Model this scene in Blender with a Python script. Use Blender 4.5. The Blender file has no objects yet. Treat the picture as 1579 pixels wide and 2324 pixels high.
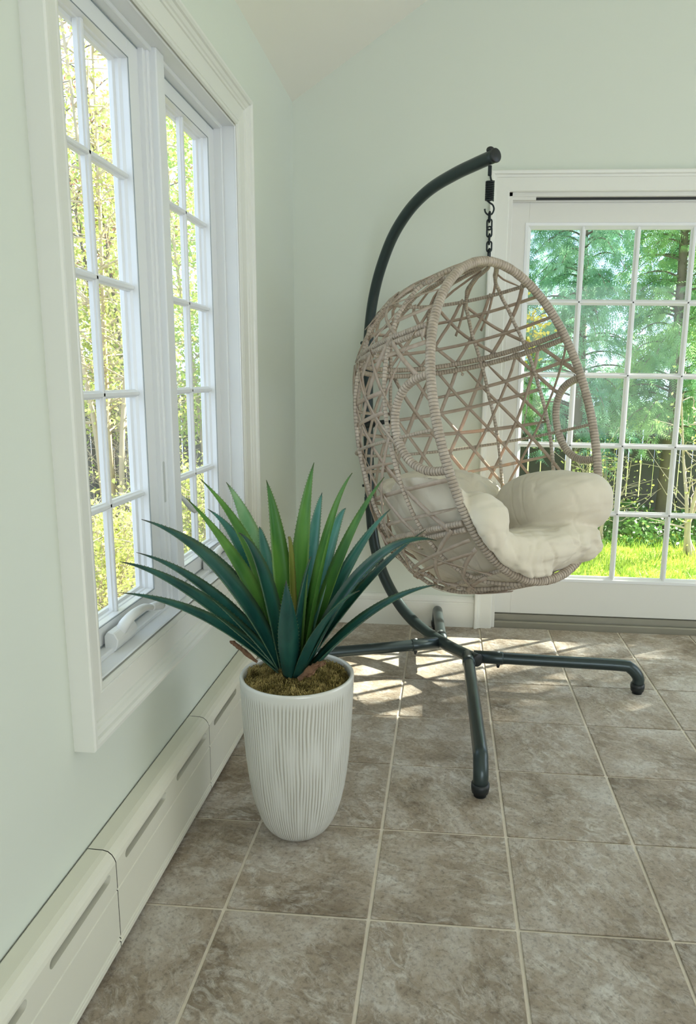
import bpy, bmesh, math, random
import numpy as np
from mathutils import Vector, Matrix

# ------------------------------------------------------------------ camera, sky, sun, lights, exposure
S = bpy.context.scene
COL = S.collection
rnd = random.Random(7)
nrg = np.random.default_rng(11)
CAM = Vector((0.70566, -3.37501, 1.19163))
R_ = Vector((0.99661871, 0.08096669, 0.01398357))
U_ = Vector((-0.02919355, 0.18985159, 0.98137868))
F_ = Vector((-0.07680418, 0.97846858, -0.19157335))
cd = bpy.data.cameras.new('camera')
cam = bpy.data.objects.new('camera', cd)
COL.objects.link(cam)
m = Matrix((( R_.x, U_.x, -F_.x, CAM.x), (R_.y, U_.y, -F_.y, CAM.y), (R_.z, U_.z, -F_.z, CAM.z), (0, 0, 0, 1)))
cam.matrix_world = m
cd.sensor_fit = 'VERTICAL'
cd.sensor_height = 24.0
cd.lens = 1636.876 / 2324 * 24.0
cd.shift_x = -89.525 / 2324
cd.shift_y = 11.86 / 2324
cd.clip_start = 0.02
S.camera = cam
S.view_settings.view_transform = 'Standard'
S.view_settings.look = 'None'
S.view_settings.gamma = 1.0
S.view_settings.use_curve_mapping = False
S.view_settings.exposure = 0.95

wd = bpy.data.worlds.new('sky')
S.world = wd
wd.use_nodes = True
wn, wl = wd.node_tree.nodes, wd.node_tree.links
wn.clear()
wo = wn.new('ShaderNodeOutputWorld'); wb = wn.new('ShaderNodeBackground')
tc = wn.new('ShaderNodeTexCoord'); ns = wn.new('ShaderNodeTexNoise'); cr = wn.new('ShaderNodeValToRGB')
ns.inputs['Scale'].default_value = 2.2; ns.inputs['Detail'].default_value = 6
wl.new(tc.outputs['Generated'], ns.inputs['Vector'])
wl.new(ns.outputs['Fac'], cr.inputs['Fac'])
cr.color_ramp.elements[0].position = 0.42; cr.color_ramp.elements[0].color = (0.40, 0.54, 0.80, 1)
cr.color_ramp.elements[1].position = 0.62; cr.color_ramp.elements[1].color = (0.93, 0.96, 1.0, 1)
wl.new(cr.outputs['Color'], wb.inputs['Color'])
wb.inputs['Strength'].default_value = 1.5
wl.new(wb.outputs['Background'], wo.inputs['Surface'])

sd = bpy.data.lights.new('sun', 'SUN'); sd.energy = 11.0; sd.angle = 0.009; sd.color = (1.0, 0.93, 0.80)
sun = bpy.data.objects.new('sun', sd); COL.objects.link(sun)
el = math.radians(34)
sv = Vector((0.84 * math.cos(el), 0.54 * math.cos(el), math.sin(el))).normalized()
sun.rotation_euler = sv.to_track_quat('Z', 'Y').to_euler()
sun.location = (6, 4, 6)

def area(name, loc, target, sx, sy, energy, color):
    d = bpy.data.lights.new(name, 'AREA'); d.shape = 'RECTANGLE'; d.size = sx; d.size_y = sy
    d.energy = energy; d.color = color
    o = bpy.data.objects.new(name, d); COL.objects.link(o); o.location = loc
    o.rotation_euler = (Vector(loc) - Vector(target)).to_track_quat('Z', 'Y').to_euler()
    return o
# added fill lamps brighten the room from the right and behind the camera
area('fill_right', (4.36, -1.25, 1.35), (0.0, -1.25, 1.1), 1.9, 1.7, 5, (0.97, 1.0, 0.98))
area('fill_behind', (2.3, -5.94, 1.4), (1.6, 0.0, 0.9), 2.6, 1.8, 19, (0.97, 1.0, 0.97))

# ------------------------------------------------------------------ helpers
def new_mat(name):
    mt = bpy.data.materials.new(name); mt.use_nodes = True
    nt = mt.node_tree
    return mt, nt.nodes, nt.links, nt.nodes['Principled BSDF']

def plain(name, col, rough=0.5, metal=0.0, noise=0.0, nscale=20.0, bump=0.0, bscale=60.0, coat=0.0, spec=0.5, sub=None):
    mt, n, l, b = new_mat(name)
    b.inputs['Base Color'].default_value = (*col, 1)
    b.inputs['Roughness'].default_value = rough
    b.inputs['Metallic'].default_value = metal
    b.inputs['Specular IOR Level'].default_value = spec
    b.inputs['Coat Weight'].default_value = coat
    t = n.new('ShaderNodeTexCoord')
    if noise > 0:
        x = n.new('ShaderNodeTexNoise'); x.inputs['Scale'].default_value = nscale; x.inputs['Detail'].default_value = 5
        l.new(t.outputs['Object'], x.inputs['Vector'])
        mx = n.new('ShaderNodeMix'); mx.data_type = 'RGBA'
        l.new(x.outputs['Fac'], mx.inputs['Factor'])
        mx.inputs[6].default_value = (*[max(0, c * (1 - noise)) for c in col], 1)
        mx.inputs[7].default_value = (*[min(1, c * (1 + noise)) for c in col], 1)
        l.new(mx.outputs[2], b.inputs['Base Color'])
    if bump > 0:
        x = n.new('ShaderNodeTexNoise'); x.inputs['Scale'].default_value = bscale; x.inputs['Detail'].default_value = 4
        l.new(t.outputs['Object'], x.inputs['Vector'])
        bp = n.new('ShaderNodeBump'); bp.inputs['Strength'].default_value = bump; bp.inputs['Distance'].default_value = 0.004
        l.new(x.outputs['Fac'], bp.inputs['Height']); l.new(bp.outputs['Normal'], b.inputs['Normal'])
    return mt

def leafy(name, c1, c2, trans=0.45, scale=3.0, rough=0.5):
    """leaf material: colour varies through the plant, part of the light passes through"""
    mt, n, l, b = new_mat(name)
    t = n.new('ShaderNodeTexCoord'); x = n.new('ShaderNodeTexNoise'); x.inputs['Scale'].default_value = scale; x.inputs['Detail'].default_value = 6
    l.new(t.outputs['Object'], x.inputs['Vector'])
    r = n.new('ShaderNodeValToRGB'); l.new(x.outputs['Fac'], r.inputs['Fac'])
    r.color_ramp.elements[0].position = 0.38; r.color_ramp.elements[0].color = (*c1, 1)
    r.color_ramp.elements[1].position = 0.62; r.color_ramp.elements[1].color = (*c2, 1)
    l.new(r.outputs['Color'], b.inputs['Base Color']); b.inputs['Roughness'].default_value = rough
    tr = n.new('ShaderNodeBsdfTranslucent'); l.new(r.outputs['Color'], tr.inputs['Color'])
    ms = n.new('ShaderNodeMixShader'); ms.inputs['Fac'].default_value = trans
    l.new(b.outputs['BSDF'], ms.inputs[1]); l.new(tr.outputs['BSDF'], ms.inputs[2])
    l.new(ms.outputs['Shader'], n['Material Output'].inputs['Surface'])
    return mt

def put(name, bm, mat, parent=None, smooth=False, **props):
    me = bpy.data.meshes.new(name)
    bm.normal_update(); bm.to_mesh(me); bm.free()
    return put_mesh(name, me, mat, parent, smooth, **props)

def put_mesh(name, me, mat, parent=None, smooth=False, **props):
    if mat is not None and not me.materials: me.materials.append(mat)
    if smooth:
        me.polygons.foreach_set('use_smooth', [True] * len(me.polygons))
    o = bpy.data.objects.new(name, me); COL.objects.link(o)
    if parent: o.parent = parent
    for k, v in props.items(): o[k] = v
    return o

def thing(name, label, cat, loc=(0, 0, 0), group=None):
    o = bpy.data.objects.new(name, None); COL.objects.link(o); o.location = loc
    o.empty_display_size = 0.1
    o['label'] = label; o['category'] = cat
    if group: o['group'] = group
    return o

def box(bm, x0, x1, y0, y1, z0, z1, bev=0.0, seg=1):
    vs = [bm.verts.new(p) for p in ((x0,y0,z0),(x1,y0,z0),(x1,y1,z0),(x0,y1,z0),(x0,y0,z1),(x1,y0,z1),(x1,y1,z1),(x0,y1,z1))]
    fs = [bm.faces.new([vs[i] for i in f]) for f in ((0,3,2,1),(4,5,6,7),(0,1,5,4),(1,2,6,5),(2,3,7,6),(3,0,4,7))]
    if bev > 0:
        es = list({e for f in fs for e in f.edges})
        bmesh.ops.bevel(bm, geom=es, offset=bev, segments=seg, profile=0.5, affect='EDGES')
    return bm

def nbox(*a, **k):
    return box(bmesh.new(), *a, **k)

def frames(P):
    """parallel-transport frames along polyline P (n,3)"""
    P = np.asarray(P, float)
    T = np.gradient(P, axis=0); T /= np.linalg.norm(T, axis=1)[:, None] + 1e-12
    a = np.array([0, 0, 1.0]) if abs(T[0][2]) < 0.9 else np.array([1.0, 0, 0])
    A = np.zeros_like(P); v = a - T[0] * (a @ T[0]); A[0] = v / np.linalg.norm(v)
    for i in range(1, len(P)):
        v = A[i-1] - T[i] * (A[i-1] @ T[i]); A[i] = v / (np.linalg.norm(v) + 1e-12)
    return T, A, np.cross(T, A)

def tube(bm, P, rad, n=10, caps=True, closed=False):
    P = np.asarray(P, float)
    rad = np.broadcast_to(np.asarray(rad, float), (len(P),))
    T, A, B = frames(P)
    if closed:
        T = np.roll(P, -1, 0) - np.roll(P, 1, 0); T /= np.linalg.norm(T, axis=1)[:, None]
        B = np.cross(T, A); B /= np.linalg.norm(B, axis=1)[:, None]; A = np.cross(B, T)
    rings = []
    for i in range(len(P)):
        rings.append([bm.verts.new(P[i] + rad[i] * (math.cos(t) * A[i] + math.sin(t) * B[i])) for t in np.linspace(0, 2*math.pi, n, endpoint=False)])
    m_ = len(P)
    for i in range(m_ if closed else m_ - 1):
        a, b = rings[i], rings[(i + 1) % m_]
        for j in range(n):
            bm.faces.new((a[j], a[(j+1) % n], b[(j+1) % n], b[j]))
    if caps and not closed:
        bm.faces.new(rings[0][::-1]); bm.faces.new(rings[-1])
    return bm

def resample(P, step=None, n=None):
    P = np.asarray(P, float)
    d = np.r_[0, np.cumsum(np.linalg.norm(np.diff(P, axis=0), axis=1))]
    if n is None: n = max(2, int(round(d[-1] / step)) + 1)
    t = np.linspace(0, d[-1], n)
    return np.stack([np.interp(t, d, P[:, k]) for k in range(3)], 1), d[-1]

def spline(pts, n=60):
    """Catmull-Rom through pts"""
    P = np.asarray(pts, float); P = np.vstack([2*P[0]-P[1], P, 2*P[-1]-P[-2]])
    out = []
    for i in range(1, len(P) - 2):
        p0, p1, p2, p3 = P[i-1:i+3]
        for t in np.linspace(0, 1, max(2, n // (len(P) - 3)), endpoint=False):
            out.append(0.5 * ((2*p1) + (p2-p0)*t + (2*p0-5*p1+4*p2-p3)*t*t + (3*p1-p0-3*p2+p3)*t**3))
    out.append(P[-2])
    return np.array(out)

def wrapped(bm, P, rad, pitch=0.010, n=9):
    """rattan-wrapped tube: every turn of the flat strip is a small proud band"""
    Q, Lw = resample(P, n=400)
    k = max(2, int(Lw / pitch))
    d = np.r_[0, np.cumsum(np.linalg.norm(np.diff(Q, axis=0), axis=1))]
    ts, rs = [], []
    for i in range(k):
        j = rnd.uniform(0.965, 1.03)
        ts += [(i + 0.03) / k, (i + 0.18) / k, (i + 0.90) / k]; rs += [0.86, 0.985 * j, 1.02 * j]
    ts.append(1.0); rs.append(0.86)
    t = np.array(ts) * d[-1]
    X = np.stack([np.interp(t, d, Q[:, c]) for c in range(3)], 1)
    ly = bm.verts.layers.float.new('seam')      # the dark line between two turns
    tube(bm, X, np.array(rs) * rad, n)
    for i, v in enumerate(bm.verts): v[ly] = 1.0 if rs[i // n] == 0.86 and n <= i < len(rs)*n - n else 0.0
    return bm

def extrude_y(bm, prof, y0, y1, cap=True):
    """profile of (x, z) extruded along y"""
    a = [bm.verts.new((x, y0, z)) for x, z in prof]; b = [bm.verts.new((x, y1, z)) for x, z in prof]
    for i in range(len(prof) - 1): bm.faces.new((a[i], b[i], b[i+1], a[i+1]))
    if cap:
        bm.faces.new((a[-1], b[-1], b[0], a[0])); bm.faces.new(a[::-1]); bm.faces.new(b)
    return bm

def frame_sweep(bm, rect, prof, axis, flip=False):
    """mitred picture-frame moulding. rect=(u0,u1,v0,v1) of the INNER edge; prof=[(outward offset, height)], height along axis"""
    u0, u1, v0, v1 = rect
    loops = []
    for off, h in prof:
        pts = [(u0-off, v0-off), (u1+off, v0-off), (u1+off, v1+off), (u0-off, v1+off)]
        if axis == 'x': loops.append([bm.verts.new((h, u, v)) for u, v in pts])
        else: loops.append([bm.verts.new((u, h, v)) for u, v in pts])
    for a, b in zip(loops[:-1], loops[1:]):
        for i in range(4):
            q = (a[i], a[(i+1) % 4], b[(i+1) % 4], b[i])
            bm.faces.new(q)
    bmesh.ops.recalc_face_normals(bm, faces=bm.faces[:])
    return bm

# ------------------------------------------------------------------ materials
M = {}
M['wall'] = plain('wall_paint', (0.692, 0.738, 0.655), 0.75, bump=0.02, bscale=220, spec=0.3)
M['ceil'] = plain('ceiling_paint', (0.80, 0.79, 0.70), 0.85, spec=0.2)
M['trim'] = plain('trim_paint', (0.76, 0.77, 0.71), 0.34, spec=0.5, bump=0.02, bscale=90)
M['white'] = plain('window_white', (0.76, 0.78, 0.78), 0.3, spec=0.5)
M['door'] = plain('door_white', (0.74, 0.74, 0.69), 0.4, spec=0.4)
M['heater'] = plain('heater_enamel', (0.74, 0.73, 0.62), 0.38, spec=0.45, noise=0.02, nscale=9)
M['gasket'] = plain('gasket_grey', (0.26, 0.30, 0.31), 0.6)
M['dark'] = plain('dark_gap', (0.02, 0.022, 0.02), 0.6)
M['sillmetal'] = plain('threshold_bronze', (0.30, 0.29, 0.235), 0.45, metal=0.35, noise=0.06)
M['grout'] = plain('grout', (0.80, 0.73, 0.62), 0.9, noise=0.12, nscale=90, bump=0.15, bscale=400)
M['metal'] = plain('stand_steel', (0.040, 0.058, 0.060), 0.34, metal=0.55, coat=0.15, noise=0.10, nscale=40)
M['black'] = plain('black_plastic', (0.012, 0.016, 0.018), 0.42)
M['chain'] = plain('chain_black', (0.015, 0.022, 0.024), 0.38, metal=0.5)
M['crank'] = plain('crank_white', (0.70, 0.72, 0.70), 0.32)
M['lock'] = plain('lock_white', (0.50, 0.52, 0.49), 0.35)

def tile_mat():
    mt, n, l, b = new_mat('slate_tile')
    t = n.new('ShaderNodeTexCoord'); oi = n.new('ShaderNodeObjectInfo')
    mul = n.new('ShaderNodeVectorMath'); mul.operation = 'SCALE'; mul.inputs['Scale'].default_value = 37.0
    cx = n.new('ShaderNodeCombineXYZ'); l.new(oi.outputs['Random'], cx.inputs[0]); l.new(oi.outputs['Random'], cx.inputs[1])
    l.new(cx.outputs[0], mul.inputs[0])
    rot = n.new('ShaderNodeVectorRotate'); rot.rotation_type = 'Z_AXIS'
    ra = n.new('ShaderNodeMath'); ra.operation = 'MULTIPLY'; ra.inputs[1].default_value = 1.3
    l.new(oi.outputs['Random'], ra.inputs[0]); l.new(ra.outputs[0], rot.inputs['Angle'])
    l.new(t.outputs['Object'], rot.inputs['Vector'])
    ad = n.new('ShaderNodeVectorMath'); l.new(rot.outputs[0], ad.inputs[0]); l.new(mul.outputs[0], ad.inputs[1])
    st = n.new('ShaderNodeMapping'); st.inputs['Scale'].default_value = (1.0, 1.7, 1.0)
    l.new(ad.outputs[0], st.inputs['Vector'])
    # large clouds of warm / grey
    n1 = n.new('ShaderNodeTexNoise'); n1.inputs['Scale'].default_value = 4.5; n1.inputs['Detail'].default_value = 9; n1.inputs['Roughness'].default_value = 0.66; n1.inputs['Distortion'].default_value = 0.4
    l.new(ad.outputs[0], n1.inputs['Vector'])
    r1 = n.new('ShaderNodeValToRGB'); l.new(n1.outputs['Fac'], r1.inputs['Fac'])
    r1.color_ramp.elements[0].position = 0.34; r1.color_ramp.elements[0].color = (0.24, 0.178, 0.112, 1)
    r1.color_ramp.elements[1].position = 0.66; r1.color_ramp.elements[1].color = (0.70, 0.645, 0.57, 1)
    e = r1.color_ramp.elements.new(0.5); e.color = (0.48, 0.395, 0.295, 1)
    # pale dusty flecks on the raised grain
    n2 = n.new('ShaderNodeTexNoise'); n2.inputs['Scale'].default_value = 20.0; n2.inputs['Detail'].default_value = 12; n2.inputs['Roughness'].default_value = 0.78; n2.inputs['Distortion'].default_value = 0.8
    l.new(st.outputs[0], n2.inputs['Vector'])
    r2 = n.new('ShaderNodeValToRGB'); l.new(n2.outputs['Fac'], r2.inputs['Fac'])
    r2.color_ramp.elements[0].position = 0.47; r2.color_ramp.elements[0].color = (0, 0, 0, 1)
    r2.color_ramp.elements[1].position = 0.62; r2.color_ramp.elements[1].color = (0.9, 0.9, 0.9, 1)
    mod = n.new('ShaderNodeMath'); mod.operation = 'MULTIPLY'      # flecks come in drifts
    r5 = n.new('ShaderNodeValToRGB'); l.new(n1.outputs['Color'], r5.inputs['Fac'])
    r5.color_ramp.elements[0].position = 0.40; r5.color_ramp.elements[1].position = 0.62
    r5.color_ramp.elements[0].color = (0.25, 0.25, 0.25, 1)
    l.new(r2.outputs['Color'], mod.inputs[0]); l.new(r5.outputs['Color'], mod.inputs[1])
    mx = n.new('ShaderNodeMix'); mx.data_type = 'RGBA'
    l.new(mod.outputs[0], mx.inputs['Factor']); l.new(r1.outputs['Color'], mx.inputs[6]); mx.inputs[7].default_value = (0.88, 0.85, 0.78, 1)
    # dark pits
    n3 = n.new('ShaderNodeTexNoise'); n3.inputs['Scale'].default_value = 90.0; n3.inputs['Detail'].default_value = 8; n3.inputs['Roughness'].default_value = 0.7
    l.new(ad.outputs[0], n3.inputs['Vector'])
    r3 = n.new('ShaderNodeValToRGB'); l.new(n3.outputs['Fac'], r3.inputs['Fac'])
    r3.color_ramp.elements[0].position = 0.34; r3.color_ramp.elements[0].color = (0.40, 0.37, 0.34, 1)
    r3.color_ramp.elements[1].position = 0.50; r3.color_ramp.elements[1].color = (1, 1, 1, 1)
    m2 = n.new('ShaderNodeMix'); m2.data_type = 'RGBA'; m2.blend_type = 'MULTIPLY'; m2.inputs['Factor'].default_value = 0.7
    l.new(mx.outputs[2], m2.inputs[6]); l.new(r3.outputs['Color'], m2.inputs[7])
    l.new(m2.outputs[2], b.inputs['Base Color'])
    # cleft relief: sharp-edged ledges + grain
    n4 = n.new('ShaderNodeTexNoise'); n4.inputs['Scale'].default_value = 3.6; n4.inputs['Detail'].default_value = 7; n4.inputs['Roughness'].default_value = 0.6; n4.inputs['Distortion'].default_value = 0.7
    l.new(st.outputs[0], n4.inputs['Vector'])
    stp = n.new('ShaderNodeMath'); stp.operation = 'MULTIPLY'; stp.inputs[1].default_value = 7.0
    l.new(n4.outputs['Fac'], stp.inputs[0])
    fl = n.new('ShaderNodeMath'); fl.operation = 'FLOOR'; l.new(stp.outputs[0], fl.inputs[0])
    b1 = n.new('ShaderNodeBump'); b1.inputs['Strength'].default_value = 0.8; b1.inputs['Distance'].default_value = 0.004
    l.new(fl.outputs[0], b1.inputs['Height'])
    b2 = n.new('ShaderNodeBump'); b2.inputs['Strength'].default_value = 0.8; b2.inputs['Distance'].default_value = 0.012
    l.new(n2.outputs['Fac'], b2.inputs['Height']); l.new(b1.outputs['Normal'], b2.inputs['Normal'])
    b3 = n.new('ShaderNodeBump'); b3.inputs['Strength'].default_value = 0.35; b3.inputs['Distance'].default_value = 0.003
    l.new(n3.outputs['Fac'], b3.inputs['Height']); l.new(b2.outputs['Normal'], b3.inputs['Normal'])
    l.new(b3.outputs['Normal'], b.inputs['Normal'])
    b.inputs['Roughness'].default_value = 0.36; b.inputs['Specular IOR Level'].default_value = 0.6
    return mt
M['tile'] = tile_mat()

def glass_mat():
    mt, n, l, b = new_mat('window_glass')
    n.remove(b)
    tr = n.new('ShaderNodeBsdfTransparent'); tr.inputs['Color'].default_value = (0.95, 0.98, 0.97, 1)
    gl = n.new('ShaderNodeBsdfGlossy'); gl.inputs['Roughness'].default_value = 0.01
    fr = n.new('ShaderNodeFresnel')      # same reflectance from either side of the thin pane
    ge = n.new('ShaderNodeNewGeometry'); mi = n.new('ShaderNodeMix'); mi.inputs[2].default_value = 1.28; mi.inputs[3].default_value = 1/1.28
    l.new(ge.outputs['Backfacing'], mi.inputs[0]); l.new(mi.outputs[0], fr.inputs['IOR'])
    ms = n.new('ShaderNodeMixShader')
    l.new(fr.outputs[0], ms.inputs['Fac']); l.new(tr.outputs[0], ms.inputs[1]); l.new(gl.outputs[0], ms.inputs[2])
    l.new(ms.outputs[0], n['Material Output'].inputs['Surface'])
    return mt
M['glass'] = glass_mat()

def rattan(name, c1, c2, trans=0.0):
    mt, n, l, b = new_mat(name)
    t = n.new('ShaderNodeTexCoord'); x = n.new('ShaderNodeTexNoise'); x.inputs['Scale'].default_value = 35; x.inputs['Detail'].default_value = 4
    l.new(t.outputs['Object'], x.inputs['Vector'])
    r = n.new('ShaderNodeValToRGB'); l.new(x.outputs['Fac'], r.inputs['Fac'])
    r.color_ramp.elements[0].position = 0.35; r.color_ramp.elements[0].color = (*c1, 1)
    r.color_ramp.elements[1].position = 0.65; r.color_ramp.elements[1].color = (*c2, 1)
    at = n.new('ShaderNodeAttribute'); at.attribute_name = 'seam'
    mx = n.new('ShaderNodeMix'); mx.data_type = 'RGBA'; l.new(at.outputs['Fac'], mx.inputs['Factor'])
    l.new(r.outputs['Color'], mx.inputs[6]); mx.inputs[7].default_value = (*[c*0.35 for c in c1], 1)
    l.new(mx.outputs[2], b.inputs['Base Color']); b.inputs['Roughness'].default_value = 0.45
    if trans:
        tr = n.new('ShaderNodeBsdfTranslucent'); tr.inputs['Color'].default_value = (0.85, 0.52, 0.33, 1)
        ms = n.new('ShaderNodeMixShader'); ms.inputs['Fac'].default_value = trans
        l.new(b.outputs['BSDF'], ms.inputs[1]); l.new(tr.outputs['BSDF'], ms.inputs[2])
        l.new(ms.outputs['Shader'], n['Material Output'].inputs['Surface'])
    return mt
M['rattan'] = rattan('rattan_wrap', (0.385, 0.320, 0.250), (0.52, 0.445, 0.360))
M['strap'] = rattan('rattan_strap', (0.46, 0.39, 0.31), (0.57, 0.495, 0.41), 0.22)

# ------------------------------------------------------------------ room shell
XR, YF = 4.4, -6.0
WT = 0.16
WL = 0.108
TS = 0.3302
floor = put('floor', nbox(0, XR, YF, 0.10, -0.10, -0.0045), M['grout'], kind='structure')
xs = [-0.094 + TS * i for i in range(0, 15)]
ys = [0.011 - TS * j for j in range(0, 16)]
tile_cache = {}
for i in range(len(xs) - 1):
    for j in range(len(ys) - 1):
        x0, x1 = max(xs[i], 0.0), min(xs[i+1], XR); y1, y0 = min(ys[j], 0.0), ys[j+1]
        g = 0.0042
        a0 = x0 + (g if x0 > 0 else 0); a1 = x1 - g; b0 = y0 + g; b1 = y1 - (g if y1 < 0 else 0)
        if a1 - a0 < 0.03: continue
        w, h = round(a1 - a0, 4), round(b1 - b0, 4)
        if (w, h) not in tile_cache:
            bm = nbox(-w/2, w/2, -h/2, h/2, -0.0045, 0.0, 0.0014)
            me = bpy.data.meshes.new('tile'); bm.to_mesh(me); bm.free(); me.materials.append(M['tile'])
            tile_cache[(w, h)] = me
        o = bpy.data.objects.new('tile', tile_cache[(w, h)]); COL.objects.link(o); o.parent = floor
        o.location = ((a0 + a1) / 2, (b0 + b1) / 2, rnd.uniform(-0.0007, 0.0007))
        o.rotation_euler = (rnd.uniform(-1, 1) * 0.0014, rnd.uniform(-1, 1) * 0.0014, 0)

# window opening in the left wall, door opening in the back wall
WY0, WY1, WZ0, WZ1 = -2.045, -0.915, 0.550, 1.985
DX0, DX1, DZ1 = 0.950, 3.05, 1.985
RIDGE, SL, EAVE = 2.2, 0.66, 2.356
bm = bmesh.new()
box(bm, -WL, 0, YF, WY0, -0.1, EAVE + 0.05); box(bm, -WL, 0, WY1, WT, -0.1, EAVE + 0.05)
box(bm, -WL, 0, WY0, WY1, -0.1, WZ0); box(bm, -WL, 0, WY0, WY1, WZ1, EAVE + 0.05)
put('wall_left', bm, M['wall'], kind='structure')
bm = bmesh.new()
box(bm, 0.0, DX0, 0, WT, -0.1, DZ1); box(bm, DX1, XR, 0, WT, -0.1, DZ1)
for y in (0.0, WT):
    pass
top = [(0.0, DZ1), (XR, DZ1), (XR, EAVE), (RIDGE, EAVE + SL * RIDGE + 0.05), (0.0, EAVE)]
a = [bm.verts.new((x, 0, z)) for x, z in top]; b = [bm.verts.new((x, WT, z)) for x, z in top]
bm.faces.new(a); bm.faces.new(b[::-1])
for i in range(5): bm.faces.new((a[i], b[i], b[(i+1) % 5], a[(i+1) % 5]))
bmesh.ops.recalc_face_normals(bm, faces=bm.faces[:])
put('wall_back', bm, M['wall'], kind='structure')
bm = bmesh.new()
for sx, x_e in ((1, 0.0), (-1, XR)):
    pr_ = [(x_e, EAVE), (RIDGE, EAVE + SL * RIDGE), (RIDGE, EAVE + SL * RIDGE + 0.12), (x_e, EAVE + 0.12)]
    a = [bm.verts.new((x, YF, z)) for x, z in pr_]; b = [bm.verts.new((x, 0.0, z)) for x, z in pr_]
    bm.faces.new(a); bm.faces.new(b[::-1])
    for i in range(4): bm.faces.new((a[i], b[i], b[(i+1) % 4], a[(i+1) % 4]))
bmesh.ops.recalc_face_normals(bm, faces=bm.faces[:])
put('ceiling', bm, M['ceil'], kind='structure')

bm = bmesh.new()      # right wall and the wall behind the camera, each with an opening added for fill light
for (a, b, c, d) in ((YF, -2.25, -0.1, EAVE+.05), (-0.28, 0.0, -0.1, EAVE+.05), (-2.25, -0.28, -0.1, 0.45), (-2.25, -0.28, 2.25, EAVE+.05)):
    box(bm, XR, XR+WT, a, b, c, d)
put('wall_right', bm, M['wall'], kind='structure')
bm = bmesh.new()
box(bm, 0, 0.95, YF-WT, YF, -0.1, EAVE); box(bm, 3.65, XR, YF-WT, YF, -0.1, EAVE); box(bm, 0.95, 3.65, YF-WT, YF, -0.1, 0.45)
top = [(0.95, 2.35), (3.65, 2.35), (3.65, EAVE), (XR, EAVE), (RIDGE, EAVE + SL*RIDGE + .05), (0, EAVE), (0.95, EAVE)]
a = [bm.verts.new((x, YF, z)) for x, z in top]; b = [bm.verts.new((x, YF-WT, z)) for x, z in top]
bm.faces.new(a); bm.faces.new(b[::-1])
for i in range(7): bm.faces.new((a[i], b[i], b[(i+1) % 7], a[(i+1) % 7]))
bmesh.ops.recalc_face_normals(bm, faces=bm.faces[:])
put('wall_front', bm, M['wall'], kind='structure')

put('added_overhang', nbox(0.2, XR, WT, 0.90, 2.35, 2.47, 0.004), M['trim'], kind='structure', label='added roof overhang above the patio door that cuts off the sun')  # unseen overhang put in to shorten the sun patch on the floor

# baseboard along the back wall
bm = bmesh.new()
prof = [(0.0, 0.0), (-0.016, 0.0), (-0.016, 0.118), (-0.0135, 0.121), (-0.0135, 0.124), (-0.016, 0.127), (-0.015, 0.140), (-0.009, 0.150), (-0.004, 0.154), (0.0, 0.154)]
a = [bm.verts.new((0.075, y, z)) for y, z in prof]; b = [bm.verts.new((0.868, y, z)) for y, z in prof]
for i in range(len(prof) - 1): bm.faces.new((a[i], b[i], b[i+1], a[i+1]))
bm.faces.new(a); bm.faces.new(b[::-1])
bmesh.ops.recalc_face_normals(bm, faces=bm.faces[:])
put('baseboard_back', bm, M['trim'], kind='structure')

# window casing (picture-frame moulding) and jamb lining
bm = bmesh.new()
cas = [(0.0, -0.02), (0.0, 0.012), (0.004, 0.017), (0.010, 0.018), (0.014, 0.016), (0.016, 0.018), (0.062, 0.020), (0.064, 0.024), (0.070, 0.026), (0.073, 0.030), (0.082, 0.034), (0.084, 0.040), (0.090, 0.044), (0.097, 0.044), (0.100, 0.041), (0.100, 0.0)]
frame_sweep(bm, (-2.030, -0.930, 0.562, 1.972), cas, 'x')
put('trim_1', bm, M['trim'], kind='structure', label='white moulded window casing on the left wall')
bm = bmesh.new()
jl = [(0.0, 0.012), (-0.002, 0.008), (0.0, 0.006), (0.0, -0.031), (-0.008, -0.031), (-0.010, -0.034), (-0.010, -0.060), (-0.004, -0.060), (-0.004, -0.112), (0.012, -0.112), (0.012, 0.0)]
frame_sweep(bm, (-2.024, -0.936, 0.568, 1.966), jl, 'x')
box(bm, -0.112, -0.020, -1.4975, -1.4465, 0.566, 1.968, 0.003)
box(bm, -0.112, -0.037, -1.508, -1.436, 0.567, 1.967, 0.003)
box(bm, -0.112, -0.044, -1.520, -1.424, 0.567, 1.967, 0.002)
put('trim_2', bm, M['white'], kind='structure', label='white window jamb lining and centre mullion')

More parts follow.
